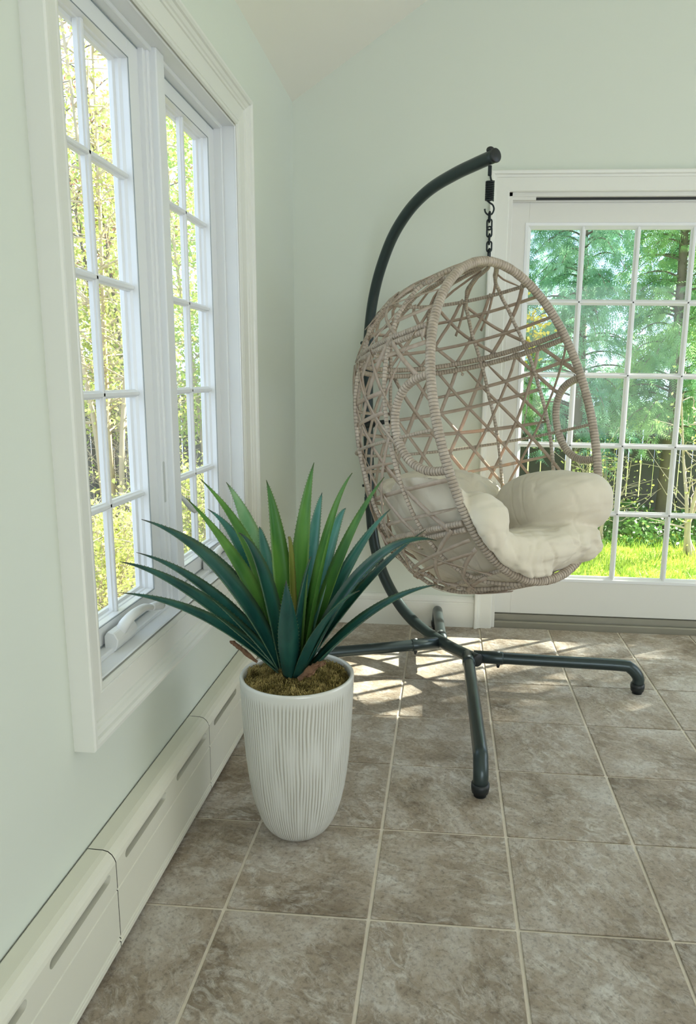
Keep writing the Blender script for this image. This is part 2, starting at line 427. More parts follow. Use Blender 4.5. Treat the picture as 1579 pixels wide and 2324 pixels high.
# two casements
def casement(n, y0, y1, lab):
    z0, z1 = 0.578, 1.957
    ST = 0.066
    bm = bmesh.new()
    for (a, b, c, d) in ((y0, y0+ST, z0, z1), (y1-ST, y1, z0, z1), (y0+ST, y1-ST, z0, z0+0.050), (y0+ST, y1-ST, z1-0.046, z1)):
        box(bm, -0.108, -0.058, a, b, c, d, 0.002)
    w = put('window_%d' % n, bm, M['white'], kind='structure', label=lab)
    gy0, gy1, gz0, gz1 = y0+ST, y1-ST, z0+0.050, z1-0.046
    bm = bmesh.new()   # stepped glazing beads around the glass
    frame_sweep(bm, (gy0+0.010, gy1-0.010, gz0+0.008, gz1-0.008), [(0.012, -0.070), (0.006, -0.080), (0.006, -0.088), (0.0, -0.092), (0.0, -0.101)], 'x')
    put('glazing_bead', bm, M['white'], w)
    bm = bmesh.new()   # grey weatherstrip round the sash and spacer at the glass edge
    frame_sweep(bm, (y0+0.0045, y1-0.0045, z0+0.0045, z1-0.0045), [(0.0, -0.0582), (0.0, -0.0570), (0.0035, -0.0570), (0.0035, -0.0582)], 'x')
    frame_sweep(bm, (gy0+0.0085, gy1-0.0085, gz0+0.0065, gz1-0.0065), [(0.0, -0.0975), (0.0, -0.0955), (0.0040, -0.0955)], 'x')
    frame_sweep(bm, (gy0-0.001, gy1+0.001, gz0-0.001, gz1+0.001), [(0.0, -0.0585), (0.0, -0.0572), (0.0020, -0.0572), (0.0020, -0.0585)], 'x')
    put('weatherstrip', bm, M['gasket'], w)
    cols, rows = 2, 5
    dy, dz = (gy1-gy0)/cols, (gz1-gz0)/rows
    me = None
    for i in range(cols):
        for j in range(rows):
            if me is None:
                bm = nbox(-0.002, 0.002, -dy/2, dy/2, -dz/2, dz/2); me = bpy.data.meshes.new('pane'); bm.to_mesh(me); bm.free(); me.materials.append(M['glass'])
            o = bpy.data.objects.new('pane', me); COL.objects.link(o); o.parent = w
            o.location = (-0.100, gy0+(i+.5)*dy, gz0+(j+.5)*dz)
    def bar(p0, p1, ax):
        bm = bmesh.new()
        c = [(-0.0095, -0.088), (-0.0095, -0.078), (-0.006, -0.076), (-0.0055, -0.072), (-0.0035, -0.070), (0.0035, -0.070), (0.0055, -0.072), (0.006, -0.076), (0.0095, -0.078), (0.0095, -0.088)]
        rings = []
        for q in (p0, p1):
            rings.append([bm.verts.new((x, q[0] + (t if ax == 'z' else 0), q[1] + (t if ax == 'y' else 0))) for t, x in c])
        k = len(c)
        for i in range(k): bm.faces.new((rings[0][i], rings[0][(i+1) % k], rings[1][(i+1) % k], rings[1][i]))
        bm.faces.new(rings[0][::-1]); bm.faces.new(rings[1])
        bmesh.ops.recalc_face_normals(bm, faces=bm.faces[:])
        put('muntin', bm, M['white'], w)
    ym = (gy0+gy1)/2
    bar((ym, gz0), (ym, gz1), 'z')
    for j in range(1, rows): bar((gy0-0.002, gz0+j*dz), (gy1+0.002, gz0+j*dz), 'y')
    return w
w1 = casement(1, -2.022, -1.512, 'near casement window with white grille on the left wall')
w2 = casement(2, -1.432, -0.938, 'far casement window with white grille next to the corner')

def crank(y, w):
    """folding crank operator on the sill"""
    bm = bmesh.new()
    sec = [(-0.052, 0.578), (-0.052, 0.604), (-0.043, 0.616), (-0.028, 0.612), (-0.019, 0.596), (-0.022, 0.580), (-0.028, 0.569), (-0.044, 0.569)]
    extrude_y(bm, sec, y-0.020, y+0.085); bmesh.ops.recalc_face_normals(bm, faces=bm.faces[:])
    bmesh.ops.bevel(bm, geom=bm.edges[:], offset=0.002, segments=1, affect='EDGES')
    c = put('crank_base', bm, M['crank'], w)
    bm = bmesh.new()
    tube(bm, spline([(-0.034, y+0.024, 0.600), (-0.022, y+0.030, 0.622), (-0.014, y+0.060, 0.634), (-0.012, y+0.11, 0.632), (-0.010, y+0.150, 0.620)], 20), np.interp(np.arange(21), [0, 4, 12, 20], [0.013, 0.0135, 0.0105, 0.008]), 12)
    put('crank_arm', bm, M['crank'], c, True)
    bm = bmesh.new()
    tube(bm, spline([(-0.010, y+0.148, 0.621), (-0.008, y+0.166, 0.618), (-0.005, y+0.196, 0.612)], 10), np.linspace(0.010, 0.0125, 11), 12)
    put('crank_knob', bm, M['crank'], c, True)
crank(-1.860, w1); crank(-1.185, w2)
# sash lock lever on the mullion
lk = put('lock_plate', nbox(-0.047, -0.040, -1.512, -1.507, 0.85, 0.96, 0.002), M['lock'], w1)
bm = bmesh.new()
tube(bm, spline([(-0.030, -1.4475, 0.862), (-0.018, -1.443, 0.850), (-0.010, -1.432, 0.832), (-0.006, -1.412, 0.815), (-0.004, -1.392, 0.806)], 16), np.interp(np.arange(17), [0, 8, 16], [0.005, 0.007, 0.008]), 8)
put('lock_lever', bm, M['lock'], w2, True)

# ------------------------------------------------------------------ patio door
bm = bmesh.new()
def casing_run(bm, pts, prof, y_out=0.0):
    """moulding along a path in the wall plane (x,z); prof=[(offset from inner edge, projection)]"""
    P = [Vector((p[0], 0, p[1])) for p in pts]
    rings = []
    for i, p in enumerate(P):
        d1 = (P[i] - P[i-1]).normalized() if i > 0 else (P[1] - P[0]).normalized()
        d2 = (P[i+1] - P[i]).normalized() if i < len(P) - 1 else d1
        nrm1 = Vector((-d1.z, 0, d1.x)); nrm2 = Vector((-d2.z, 0, d2.x))
        mi = (nrm1 + nrm2); mi = mi / (mi.dot(nrm1))
        rings.append([bm.verts.new(p + mi * o + Vector((0, -h, 0))) for o, h in prof])
    for a, b in zip(rings[:-1], rings[1:]):
        for i in range(len(prof) - 1): bm.faces.new((a[i], a[i+1], b[i+1], b[i]))
    bm.faces.new(rings[0]); bm.faces.new(rings[-1][::-1])
    bmesh.ops.recalc_face_normals(bm, faces=bm.faces[:])
dprof = [(0.0, -0.01), (0.0, 0.012), (0.004, 0.016), (0.056, 0.018), (0.058, 0.021), (0.066, 0.023), (0.070, 0.030), (0.080, 0.032), (0.084, 0.030), (0.084, 0.0)]
casing_run(bm, [(0.952, 0.0), (0.952, 1.983), (3.05, 1.983), (3.05, 0.0)], dprof)
put('trim_3', bm, M['trim'], kind='structure', label='white moulded casing around the patio door')
bm = bmesh.new()
box(bm, 0.948, 0.968, 0.0, 0.15, 0.0, 1.985, 0.002); box(bm, 3.03, 3.05, 0.0, 0.15, 0.0, 1.985, 0.002)
box(bm, 0.948, 3.05, 0.0, 0.15, 1.966, 1.987, 0.002)
box(bm, 0.968, 3.03, 0.030, 0.036, 1.950, 1.967); box(bm, 0.960, 1.068, 0.004, 0.031, 1.953, 1.968)
put('trim_4', bm, M['door'], kind='structure', label='white jamb of the patio door')
put('trim_5', nbox(1.07, 3.03, 0.020, 0.030, 1.957, 1.966), M['dark'], kind='structure', label='black track strip above the patio door')
bm = bmesh.new()
prof = [(0.008, -0.004), (0.006, 0.026), (0.010, 0.031), (0.020, 0.031), (0.022, 0.022), (0.030, 0.022), (0.031, 0.060), (0.15, 0.062), (0.15, -0.004)]
a = [bm.verts.new((0.968, y, z)) for y, z in prof]; b = [bm.verts.new((3.03, y, z)) for y, z in prof]
for i in range(len(prof)): bm.faces.new((a[i], b[i], b[(i+1) % len(prof)], a[(i+1) % len(prof)]))
bm.faces.new(a); bm.faces.new(b[::-1]); bmesh.ops.recalc_face_normals(bm, faces=bm.faces[:])
put('trim_6', bm, M['sillmetal'], kind='structure', label='bronze metal threshold under the patio door')

def door_panel(n, x0, x1, yf, lab):
    z0, z1 = 0.064, 1.956
    gx0, gx1, gz0, gz1 = x0 + 0.078, x1 - 0.078, 0.247, 1.852
    bm = bmesh.new()
    for (a, b, c, d) in ((x0, gx0, z0, z1), (gx1, x1, z0, z1), (gx0, gx1, z0, gz0), (gx0, gx1, gz1, z1)):
        box(bm, a, b, yf, yf+0.044, c, d, 0.0012)
    d = put('door_%d' % n, bm, M['door'], kind='structure', label=lab)
    bm = bmesh.new()
    frame_sweep(bm, (gx0+0.012, gx1-0.012, gz0+0.012, gz1-0.012), [(0.028, yf+0.001), (0.026, yf-0.003), (0.014, yf-0.002), (0.010, yf+0.003), (0.0, yf+0.012), (0.0, yf+0.024)], 'y')
    put('glazing_bead', bm, M['white'], d)
    cols, rows = int(round((gx1-gx0)/0.2385)), 5
    dx, dz = (gx1-gx0)/cols, (gz1-gz0)/rows
    bm = nbox(-dx/2, dx/2, -0.002, 0.002, -dz/2, dz/2); me = bpy.data.meshes.new('pane'); bm.to_mesh(me); bm.free(); me.materials.append(M['glass'])
    for i in range(cols):
        for j in range(rows):
            o = bpy.data.objects.new('pane', me); COL.objects.link(o); o.parent = d
            o.location = (gx0+(i+.5)*dx, yf+0.022, gz0+(j+.5)*dz)
    c = [(-0.0125, 0.018), (-0.0125, 0.012), (-0.006, 0.007), (-0.005, 0.001), (-0.003, 0.0), (0.003, 0.0), (0.005, 0.001), (0.006, 0.007), (0.0125, 0.012), (0.0125, 0.018)]
    def bar(p0, p1, ax):
        bm = bmesh.new(); rings = []
        for q in (p0, p1):
            rings.append([bm.verts.new((q[0] + (t if ax == 'z' else 0), yf + 0.002 + y, q[1] + (t if ax == 'x' else 0))) for t, y in c])
        k = len(c)
        for i in range(k): bm.faces.new((rings[0][i], rings[0][(i+1) % k], rings[1][(i+1) % k], rings[1][i]))
        bm.faces.new(rings[0][::-1]); bm.faces.new(rings[1]); bmesh.ops.recalc_face_normals(bm, faces=bm.faces[:])
        put('muntin', bm, M['white'], d)
    for i in range(1, cols): bar((gx0+i*dx, gz0), (gx0+i*dx, gz1), 'z')
    for j in range(1, rows): bar((gx0, gz0+j*dz), (gx1, gz0+j*dz), 'x')
    return d
door_panel(1, 0.968, 2.078, 0.040, 'white glazed patio door panel with a grid of panes')
door_panel(2, 2.070, 3.030, 0.092, 'second patio door panel further right')

# ------------------------------------------------------------------ baseboard heater
heater = thing('baseboard_heater', 'long cream metal baseboard heater with slots along the left wall', 'heater', (0, -2.1, 0))
HO = Vector((0, 2.1, 0))
def heater_panel(y0, y1, slots):
    g = 0.0012
    a0, a1 = y0 + g, y1 - g
    bm = bmesh.new()
    top = [(0.003, 0.238), (0.006, 0.240), (0.036, 0.239), (0.047, 0.236), (0.055, 0.229), (0.060, 0.220), (0.0625, 0.2125)]
    low = [(0.0625, 0.1845), (0.0625, 0.152), (0.0605, 0.1505), (0.0605, 0.1485), (0.0625, 0.147), (0.0625, 0.042), (0.060, 0.040), (0.060, 0.037), (0.0625, 0.035), (0.0625, 0.032), (0.060, 0.030), (0.060, 0.028), (0.0625, 0.026), (0.0625, 0.016), (0.060, 0.012), (0.046, 0.012), (0.046, 0.016)]
    for pr in (top, low):
        A = [bm.verts.new((x, a0, z)) for x, z in pr]; B = [bm.verts.new((x, a1, z)) for x, z in pr]
        for i in range(len(pr)-1): bm.faces.new((A[i], B[i], B[i+1], A[i+1]))
    X, zb, zt = 0.0625, 0.1845, 0.2125
    cuts = sorted(slots); y = a0
    def quad(ya, yb):
        if yb - ya > 1e-4: bm.faces.new([bm.verts.new(p) for p in ((X, ya, zb), (X, yb, zb), (X, yb, zt), (X, ya, zt))])
    for s0, s1 in cuts:
        c0, c1 = s0 - 0.012, s1 + 0.012
        quad(y, c0)
        r = 0.0095; zc = (zb + zt) / 2; k = 10; loop = []
        for i in range(k+1): t = -math.pi/2 + math.pi*i/k; loop.append((s1 - r + r*math.cos(t), zc + r*math.sin(t)))
        for i in range(k+1): t = math.pi/2 + math.pi*i/k; loop.append((s0 + r + r*math.cos(t), zc + r*math.sin(t)))
        outer = []
        for (yy, zz) in loop:
            if yy > s1 - r: outer.append((c1 if abs(zz-zc) < r*0.75 else min(c1, yy), zz if abs(zz-zc) < r*0.75 else (zt if zz > zc else zb)))
            elif yy < s0 + r: outer.append((c0 if abs(zz-zc) < r*0.75 else yy, zz if abs(zz-zc) < r*0.75 else (zt if zz > zc else zb)))
            else: outer.append((yy, zt if zz > zc else zb))
        n_ = len(loop)
        # make sure the cell corners are covered
        V1 = [bm.verts.new((X, yy, zz)) for yy, zz in loop]; V2 = [bm.verts.new((X, yy, zz)) for yy, zz in outer]
        V3 = [bm.verts.new((X - 0.022, yy, zz)) for yy, zz in loop]
        for i in range(n_):
            j = (i+1) % n_
            bm.faces.new((V1[i], V1[j], V2[j], V2[i])); bm.faces.new((V1[i], V3[i], V3[j], V1[j]))
            (ya, za), (yb, zb2) = outer[i], outer[j]
            if abs(ya-yb) > 1e-6 and abs(za-zb2) > 1e-6:
                cy = ya if ya in (c0, c1) else yb; cz = za if za in (zb, zt) else zb2
                bm.faces.new((V2[i], V2[j], bm.verts.new((X, cy, cz))))
        bm.faces.new(V3[::-1])
        y = c1
    quad(y, a1)
    bmesh.ops.remove_doubles(bm, verts=bm.verts[:], dist=1e-5)
    bmesh.ops.recalc_face_normals(bm, faces=bm.faces[:])
    bmesh.ops.translate(bm, verts=bm.verts[:], vec=HO)
    put('cover_panel', bm, M['heater'], heater)
for k in range(-5, 3):
    y0 = -1.528 - 0.588 * (k + 1); y1 = y0 + 0.588
    y1c = min(y1, -0.03)
    if y1 - y0 < 0.1 or y0 > -0.1: continue
    sl = []
    for q in range(2):
        c = y0 + 0.147 + 0.294 * q + 0.008
        if c + 0.125 < y1c: sl.append((c - 0.113, c + 0.113))
    heater_panel(y0, y1c, sl)
bm = nbox(0.004, 0.044, -4.8, -0.032, 0.006, 0.228); bmesh.ops.translate(bm, verts=bm.verts[:], vec=HO)
put('inner_body', bm, M['dark'], heater)

# ------------------------------------------------------------------ chair stand
S0 = np.array([0.834, -0.673, 0.110]); DIR = np.array([0.641, -0.768, 0.0])
def ap(s, z): return S0 + DIR * s + np.array([0, 0, z - 0.110])
stand = thing('chair_stand', 'dark grey tubular steel stand with curved arm holding the egg chair', 'stand', (0.70, -0.52, 0))
SO = Vector((-0.70, 0.52, 0))
def sput(name, bm, mat=M['metal'], parent=None, smooth=True, **k):
    bmesh.ops.translate(bm, verts=bm.verts[:], vec=SO); return put(name, bm, mat, parent or stand, smooth, **k)
arm_lo = [(0.034, .110), (0.0, .110), (-0.10, .110), (-0.183, .114), (-0.286, .126), (-0.405, .158), (-0.505, .210), (-0.600, .290), (-0.662, .380), (-0.700, .475), (-0.722, .600), (-0.728, .66)]
arm_up = [(-0.726, .62), (-0.732, .72), (-0.742, .86), (-0.748, 1.003), (-0.752, 1.18), (-0.751, 1.352), (-0.731, 1.474), (-0.698, 1.573), (-0.648, 1.667), (-0.571, 1.766), (-0.462, 1.847), (-0.337, 1.898), (-0.195, 1.923), (-0.075, 1.934), (0.020, 1.940)]
lo = tube(bmesh.new(), resample(spline([ap(*q) for q in arm_lo], 90), n=80)[0], 0.0245, 20)
sput('lower_arm', lo)
up = tube(bmesh.new(), resample(spline([ap(*q) for q in arm_up], 110), n=90)[0], 0.0225, 20)
sput('upper_arm', up)
def disc_cap(p, d, r, th, mat, name, parent=None):
    d = np.array(d) / np.linalg.norm(d)
    q = [np.array(p) + d * t for t in (0, th*0.3, th*0.8, th)]
    return sput(name, tube(bmesh.new(), q, [r*1.0, r*1.02, r*1.0, r*0.9], 20), mat, parent)
tdir = np.r_[DIR[:2], 0.07]
disc_cap(ap(0.019, 1.940), tdir, 0.0235, 0.009, M['black'], 'end_cap')
disc_cap(ap(0.032, .110), DIR, 0.0255, 0.008, M['black'], 'hub_cap')
# collar where the two arm pieces meet, wing-nut clamp
p1 = ap(-0.727, .645); p0 = ap(-0.7265, .615)
sput('collar', tube(bmesh.new(), [p0, p0*0.5+p1*0.5, p1], 0.0265, 20), M['metal'])
bm = bmesh.new()
tube(bm, [ap(-0.732, .70) + np.array([-.03, -.02, 0]), ap(-0.732, .70) + np.array([.03, .02, 0])], 0.006, 8)
sput('clamp_bolt', bm, M['black'])
bm = bmesh.new()
cpt = ap(-0.748, .985)
tube(bm, spline([cpt + np.array([-.005, -.028, -.012]), cpt + np.array([.03, -.045, -.004]), cpt + np.array([.085, -.05, .008]), cpt + np.array([.12, -.045, .004])], 12), np.interp(np.arange(13), [0, 5, 12], [.013, .012, .006]), 8)
sput('clamp_handle', bm, M['black'])
bm = bmesh.new()
tube(bm, [cpt + np.array([0, 0, -.022]), cpt + np.array([0, 0, .022])], 0.0285, 18)
sput('clamp_ring', bm, M['black'])
bm = bmesh.new(); bpos = ap(-0.753, 1.335) + np.array([-0.026, -0.010, 0])
bmesh.ops.create_icosphere(bm, subdivisions=2, radius=0.009, matrix=Matrix.Translation(Vector(bpos)))
sput('bolt_cap', bm, M['metal'])
# legs
def leg(name, root, foot, ztop, sleeve):
    root = np.array(root, float); foot = np.array(foot, float)
    d = foot - root; d[2] = 0; Ld = np.linalg.norm(d); d /= Ld
    R0 = 0.0225
    end = root + d * (Ld - 0.075)
    end[2] = ztop; r0 = root.copy(); r0[2] = ztop
    path = [r0, r0 + d * (Ld * 0.4), end, root + d * (Ld - 0.030) + np.array([0, 0, ztop - 0.010 - root[2]]), np.array([foot[0], foot[1], ztop - 0.045]), np.array([foot[0], foot[1], 0.034])]
    P = spline(path, 60)
    o = sput(name, tube(bmesh.new(), resample(P, n=60)[0], R0, 18))
    # sleeve near the hub
    q0, q1 = r0 + d * 0.0, r0 + d * sleeve
    sput('socket', tube(bmesh.new(), [q0, q1 - d*0.003, q1], [0.0250, 0.0250, 0.0236], 18), M['metal'], o)
    bq = r0 + d * (sleeve - 0.018)
    sput('bolt', tube(bmesh.new(), [bq + np.array([0, 0, .0235]), bq + np.array([0, 0, .0275]), bq + np.array([0, 0, .0285])], [.006, .0055, .003], 10), M['crank'], o)
    sput('nut', tube(bmesh.new(), [bq + np.array([0, 0, -.040]), bq + np.array([0, 0, -.030]), bq + np.array([0, 0, -.022])], [.005, .0075, .0075], 8), M['black'], o)
    f = np.array([foot[0], foot[1], 0])
    sput('foot_cap', tube(bmesh.new(), [f, f + [0, 0, .010], f + [0, 0, .012], f + [0, 0, .026], f + [0, 0, .030], f + [0, 0, .040]], [.0185, .0195, .0245, .0268, .0268, .0262], 18), M['black'], o)
leg('leg', (0.820, -0.655, 0), (0.836, -1.455, 0), 0.110, 0.085)
leg('leg', (0.842, -0.662, 0), (1.474, -0.690, 0), 0.110, 0.115)
leg('leg', (0.700, -0.530, 0), (0.085, -0.760, 0), 0.110, 0.115)
leg('leg', (0.716, -0.520, 0), (0.690, -0.055, 0), 0.110, 0.085)

# ------------------------------------------------------------------ egg basket
ET = np.array([0.8452, -0.6700, 1.5974]); EE = np.array([0.7620, 0.6476, -0.0057]); EN = np.array([0.6167, -0.7229, 0.3116]); ED = np.array([0.1976, -0.2410, -0.9502])
EL = 1.1421
def ewid(s):
    c = 1 - 2*s/EL
    return np.sqrt(np.clip(1 - c*c, 0, 1)) * (0.3792 + 0.00137*c + 0.02624*c*c - 0.02793*c**3)
def ebow(s):
    q = s/EL; return 4*q*(1-q)*(0.0092 + 0.0144*(q-0.5))
KS = [0, .02, .04, .08, .16, .255, .4, .6, .75, .85, .916, 1.0, 1.06, 1.1, 1.13, 1.142]
DS = [0, .27, .42, .545, .65, .69, .735, .75, .755, .74, .71, .645, .54, .41, .2, 0]
FS = [0, .2, .3, .36, .4, .38, .37, .38, .37, .36, .35, .32, .28, .2, .1, 0]
KK = [-.23, -.23, -.22, -.2, -.15, -.1, -.1, -.09, -.07, -.03, .0, .055, .1, .13, .15, .15]
def shell(s, phi, off=0.0):
    """point on the egg: s runs down the rim plane, phi runs round the back (radians, 0 and pi are the rim)"""
    d = np.interp(s, KS, DS); fl = np.interp(s, KS, FS); k = np.interp(s, KS, KK)
    b = d * np.sin(phi); x = -ewid(s) * np.cos(phi) * (1 + fl*np.sin(phi)); b0 = ebow(s) * (1 - np.sin(phi))
    return ET + x*EE + (b0 - b)*EN + (s + k*b)*ED
ECEN = ET + 0.62*ED - 0.26*EN
def shoff(s, phi, off):
    """shell point moved along the outward normal"""
    e = 1e-3
    a = shell(min(s+e, 1.141), phi) - shell(max(s-e, 0.001), phi); b = shell(s, phi+e) - shell(s, phi-e)
    n_ = np.cross(a, b); n_ /= np.linalg.norm(n_) + 1e-12
    p = shell(s, phi)
    if n_ @ (p - ECEN) < 0: n_ = -n_
    return p + n_*off
def eloc(x, b, s): return ET + x*EE - b*EN + s*ED
RAD = math.radians

basket = thing('egg_basket', 'open taupe rattan egg basket woven of flat straps hanging from the dark stand', 'hanging chair', tuple(ET))
EO = -Vector(ET)
def eput(name, bm, mat, parent=None, smooth=True):
    bmesh.ops.translate(bm, verts=bm.verts[:], vec=EO); return put(name, bm, mat, parent or basket, smooth)
def rim_pts():
    th = np.linspace(0, 2*math.pi, 240, endpoint=True); P = []
    for t in th:
        c = math.cos(t); s = EL*(1-c)/2
        P.append(ET + s*ED + np.sign(math.sin(t))*ewid(s)*EE + ebow(s)*EN)
    return np.array(P)
rim = eput('rim', wrapped(bmesh.new(), rim_pts(), 0.0165, 0.0115, 11), M['rattan'])
RIBS = [18, 40, 65, 91, 115, 140, 162]
for d in RIBS:
    P = [shell(s, RAD(d)) for s in np.r_[np.linspace(0.0, 0.05, 8)**1.0, np.linspace(0.06, 1.08, 40), np.linspace(1.09, 1.1415, 8)]]
    eput('rib', wrapped(bmesh.new(), P, 0.0078, 0.013, 7), M['rattan'])
def ring_at(s, r, pitch=0.012, a0=2, a1=178):
    P = [shell(s, RAD(a)) for a in np.linspace(a0, a1, 90)]
    return wrapped(bmesh.new(), P, r, pitch, 8)
for s, r in ((0.068, .0072), (0.246, .0108), (0.268, .0108), (0.602, .0062), (0.908, .0108), (0.930, .0108), (1.078, .0080)):
    o = eput('ring', ring_at(s, r), M['rattan'])
    if s in (0.246, 0.908):
        for a in (25, 60, 95, 130, 158):     # round-headed bolts that join the two halves
            bm = bmesh.new(); bmesh.ops.create_icosphere(bm, subdivisions=1, radius=0.0075, matrix=Matrix.Translation(Vector(shell(s + 0.043, RAD(a)))))
            tube(bm, [shell(s + 0.010, RAD(a)), shell(s + 0.043, RAD(a))], 0.003, 6)
            eput('bolt', bm, M['rattan'], o)
for sgn in (0, 1):   # arm hoops
    P = []
    for t in np.linspace(0, math.pi, 50):
        s = 0.578 - 0.158*math.cos(t)
        a = 14.5*math.sin(t)**0.75
        P.append(shell(s, RAD(a if sgn == 0 else 180 - a)))
    eput('arm_hoop', wrapped(bmesh.new(), P, 0.0150, 0.0115, 10), M['rattan'])

strap_n = 0
def strap(pts, w=0.0148, off=0.008, twist=None):
    global strap_n
    strap_n += 1
    n_ = 12
    A = np.array(pts, float)
    t = np.linspace(0, 1, len(A)); tt = np.linspace(0, 1, n_)
    ss = np.interp(tt, t, A[:, 0]); pp = np.interp(tt, t, A[:, 1])
    P = np.array([shoff(s, RAD(p), off) for s, p in zip(ss, pp)])
    # pull tight: ease towards the chord between the ends
    ch = P[0] + (P[-1] - P[0]) * tt[:, None]
    P = P*0.86 + ch*0.14
    T = np.gradient(P, axis=0); T /= np.linalg.norm(T, axis=1)[:, None]
    bm = bmesh.new(); prev = None
    w_ = w * rnd.uniform(0.85, 1.15); tw = rnd.uniform(-0.35, 0.35); tw2 = rnd.choice((0, 0, 0, 1.1, -1.1))
    for i in range(n_):
        nn = shoff(ss[i], RAD(pp[i]), off + 0.01) - shoff(ss[i], RAD(pp[i]), off); nn /= np.linalg.norm(nn)
        sd_ = np.cross(T[i], nn); sd_ /= np.linalg.norm(sd_); nn = np.cross(sd_, T[i])
        ang = tw + tw2*abs(i/(n_-1) - 0.5)**3*8
        s2 = math.cos(ang)*sd_ + math.sin(ang)*nn; n2 = np.cross(s2, T[i])
        ring = [bm.verts.new(P[i] + a*s2*w_/2 + b*n2*0.0007) for a, b in ((-1, -1), (1, -1), (1, 1), (-1, 1))]
        if prev:
            for j in range(4): bm.faces.new((prev[j], prev[(j+1) % 4], ring[(j+1) % 4], ring[j]))
        else: bm.faces.new(ring[::-1])
        prev = ring
    bm.faces.new(prev)
    eput('strap', bm, M['strap'])
jit = lambda v: v + rnd.uniform(-2.2, 2.2)
# middle zone: two diagonal families and a few near-horizontal runs
for k, a in enumerate(np.arange(-8, 189, 12.5)):
    for sg in (1, -1):
        a0, a1 = a, a + sg*47
        s0_, s1_ = 0.258, 0.918
        def clipa(a0, a1, s0_, s1_):
            lo_, hi_ = 1.5, 178.5
            f0, f1 = 0.0, 1.0
            for lim, cmp in ((lo_, 1), (hi_, -1)):
                d0, d1 = (a0-lim)*cmp, (a1-lim)*cmp
                if d0 < 0 and d1 < 0: return None
                if d0 < 0: f0 = max(f0, d0/(d0-d1))
                if d1 < 0: f1 = min(f1, d0/(d0-d1))
            return (a0+(a1-a0)*f0, a0+(a1-a0)*f1, s0_+(s1_-s0_)*f0, s0_+(s1_-s0_)*f1)
        c = clipa(a0, a1, s0_, s1_)
        if c is None: continue
        b0, b1, s0c, s1c = c
        # keep clear of the arm hoops
        n_ = 40; q = np.linspace(0, 1, n_); sq = s0c+(s1c-s0c)*q; aq = b0+(b1-b0)*q
        inside = (((sq-0.578)/0.165)**2 < 1) & (np.minimum(aq, 180-aq) < 14.5*np.sqrt(np.clip(1-((sq-0.578)/0.165)**2, 0, 1))+1)
        run = []; best = []
        for i in range(n_):
            if not inside[i]: run.append(i)
            else:
                if len(run) > len(best): best = run
                run = []
        if len(run) > len(best): best = run
        if len(best) < 6: continue
        i0, i1 = best[0], best[-1]
        strap([(sq[i0], jit(aq[i0])), (sq[i1], jit(aq[i1]))], off=0.008 if sg > 0 else 0.0095)
for (s, a0, a1) in ((0.33, 1, 65), (0.36, 115, 179), (0.43, 18, 91), (0.44, 91, 162), (0.52, 18, 91), (0.53, 91, 162), (0.67, 18, 91), (0.70, 91, 162), (0.76, 1, 91), (0.79, 91, 179), (0.85, 1, 65)):
    strap([(s + rnd.uniform(-.02, .02), a0), (s + rnd.uniform(-.03, .03), a1)], off=0.0105)
# upper zone
for a in np.arange(4, 177, 19):
    for sg in (1, -1):
        a1 = a + sg*30
        if not 2 < a1 < 178: continue
        strap([(0.066, jit(a)), (0.252, jit(a1))])
for a in (24, 60, 100, 138, 160):
    strap([(0.012, a), (0.075, a + rnd.uniform(-24, 24))], 0.011)
    strap([(0.008, a + 6), (0.16, a + rnd.uniform(-20, 20))], 0.011)
for (s, a0, a1) in ((0.13, 1, 65), (0.15, 65, 115), (0.12, 115, 179), (0.19, 1, 91), (0.20, 91, 179)):
    strap([(s, a0), (s + rnd.uniform(-.03, .03), a1)], off=0.010)
# lower zone
for (s0_, a0, s1_, a1) in ((.920, 6, 1.07, 38), (.920, 34, 1.075, 6), (.920, 30, 1.078, 62), (.920, 60, 1.075, 30), (.920, 75, 1.07, 110), (.920, 110, 1.07, 75), (.920, 150, 1.075, 118), (.920, 120, 1.07, 165),
                           (1.0, 4, 1.02, 66), (1.02, 66, 0.99, 140), (1.01, 120, 1.0, 176), (1.078, 10, 1.13, 100), (1.078, 60, 1.135, 140), (1.078, 120, 1.13, 40), (.99, 2, 1.10, 30), (.96, 2, 1.0, 40)):
    strap([(s0_, a0), (s1_, a1)], off=0.011)

# ------------------------------------------------------------------ hanger: spring with hooks, chain links
hx = ET + np.array([0.0, 0.0, 0.0])
top_p = ap(-0.004, 1.936)
axis0 = np.array([top_p[0], top_p[1], 0]); axis1 = np.array([hx[0] - 0.004, hx[1], 0])
def hang(z):
    t = (1.93 - z) / (1.93 - 1.61); p = axis0*(1-t) + axis1*t; return np.array([p[0], p[1], z])
spring = thing('hanger_spring', 'black coil spring with hook hanging under the arm end', 'spring', tuple(hang(1.905)))
def hput(name, bm, parent, org, smooth=True):
    bmesh.ops.translate(bm, verts=bm.verts[:], vec=-Vector(org)); return put(name, bm, M['chain'], parent, smooth)
so = hang(1.905)
cen = (hang(1.862) + hang(1.80)) / 2
H = 0.064; turns = 11
P = [np.array([cen[0] + 0.0135*math.cos(t), cen[1] + 0.0135*math.sin(t), cen[2] + H/2 - H*t/(2*math.pi*turns)]) for t in np.linspace(0, 2*math.pi*turns, turns*16)]
hput('coil', tube(bmesh.new(), P, 0.0030, 6), spring, so)
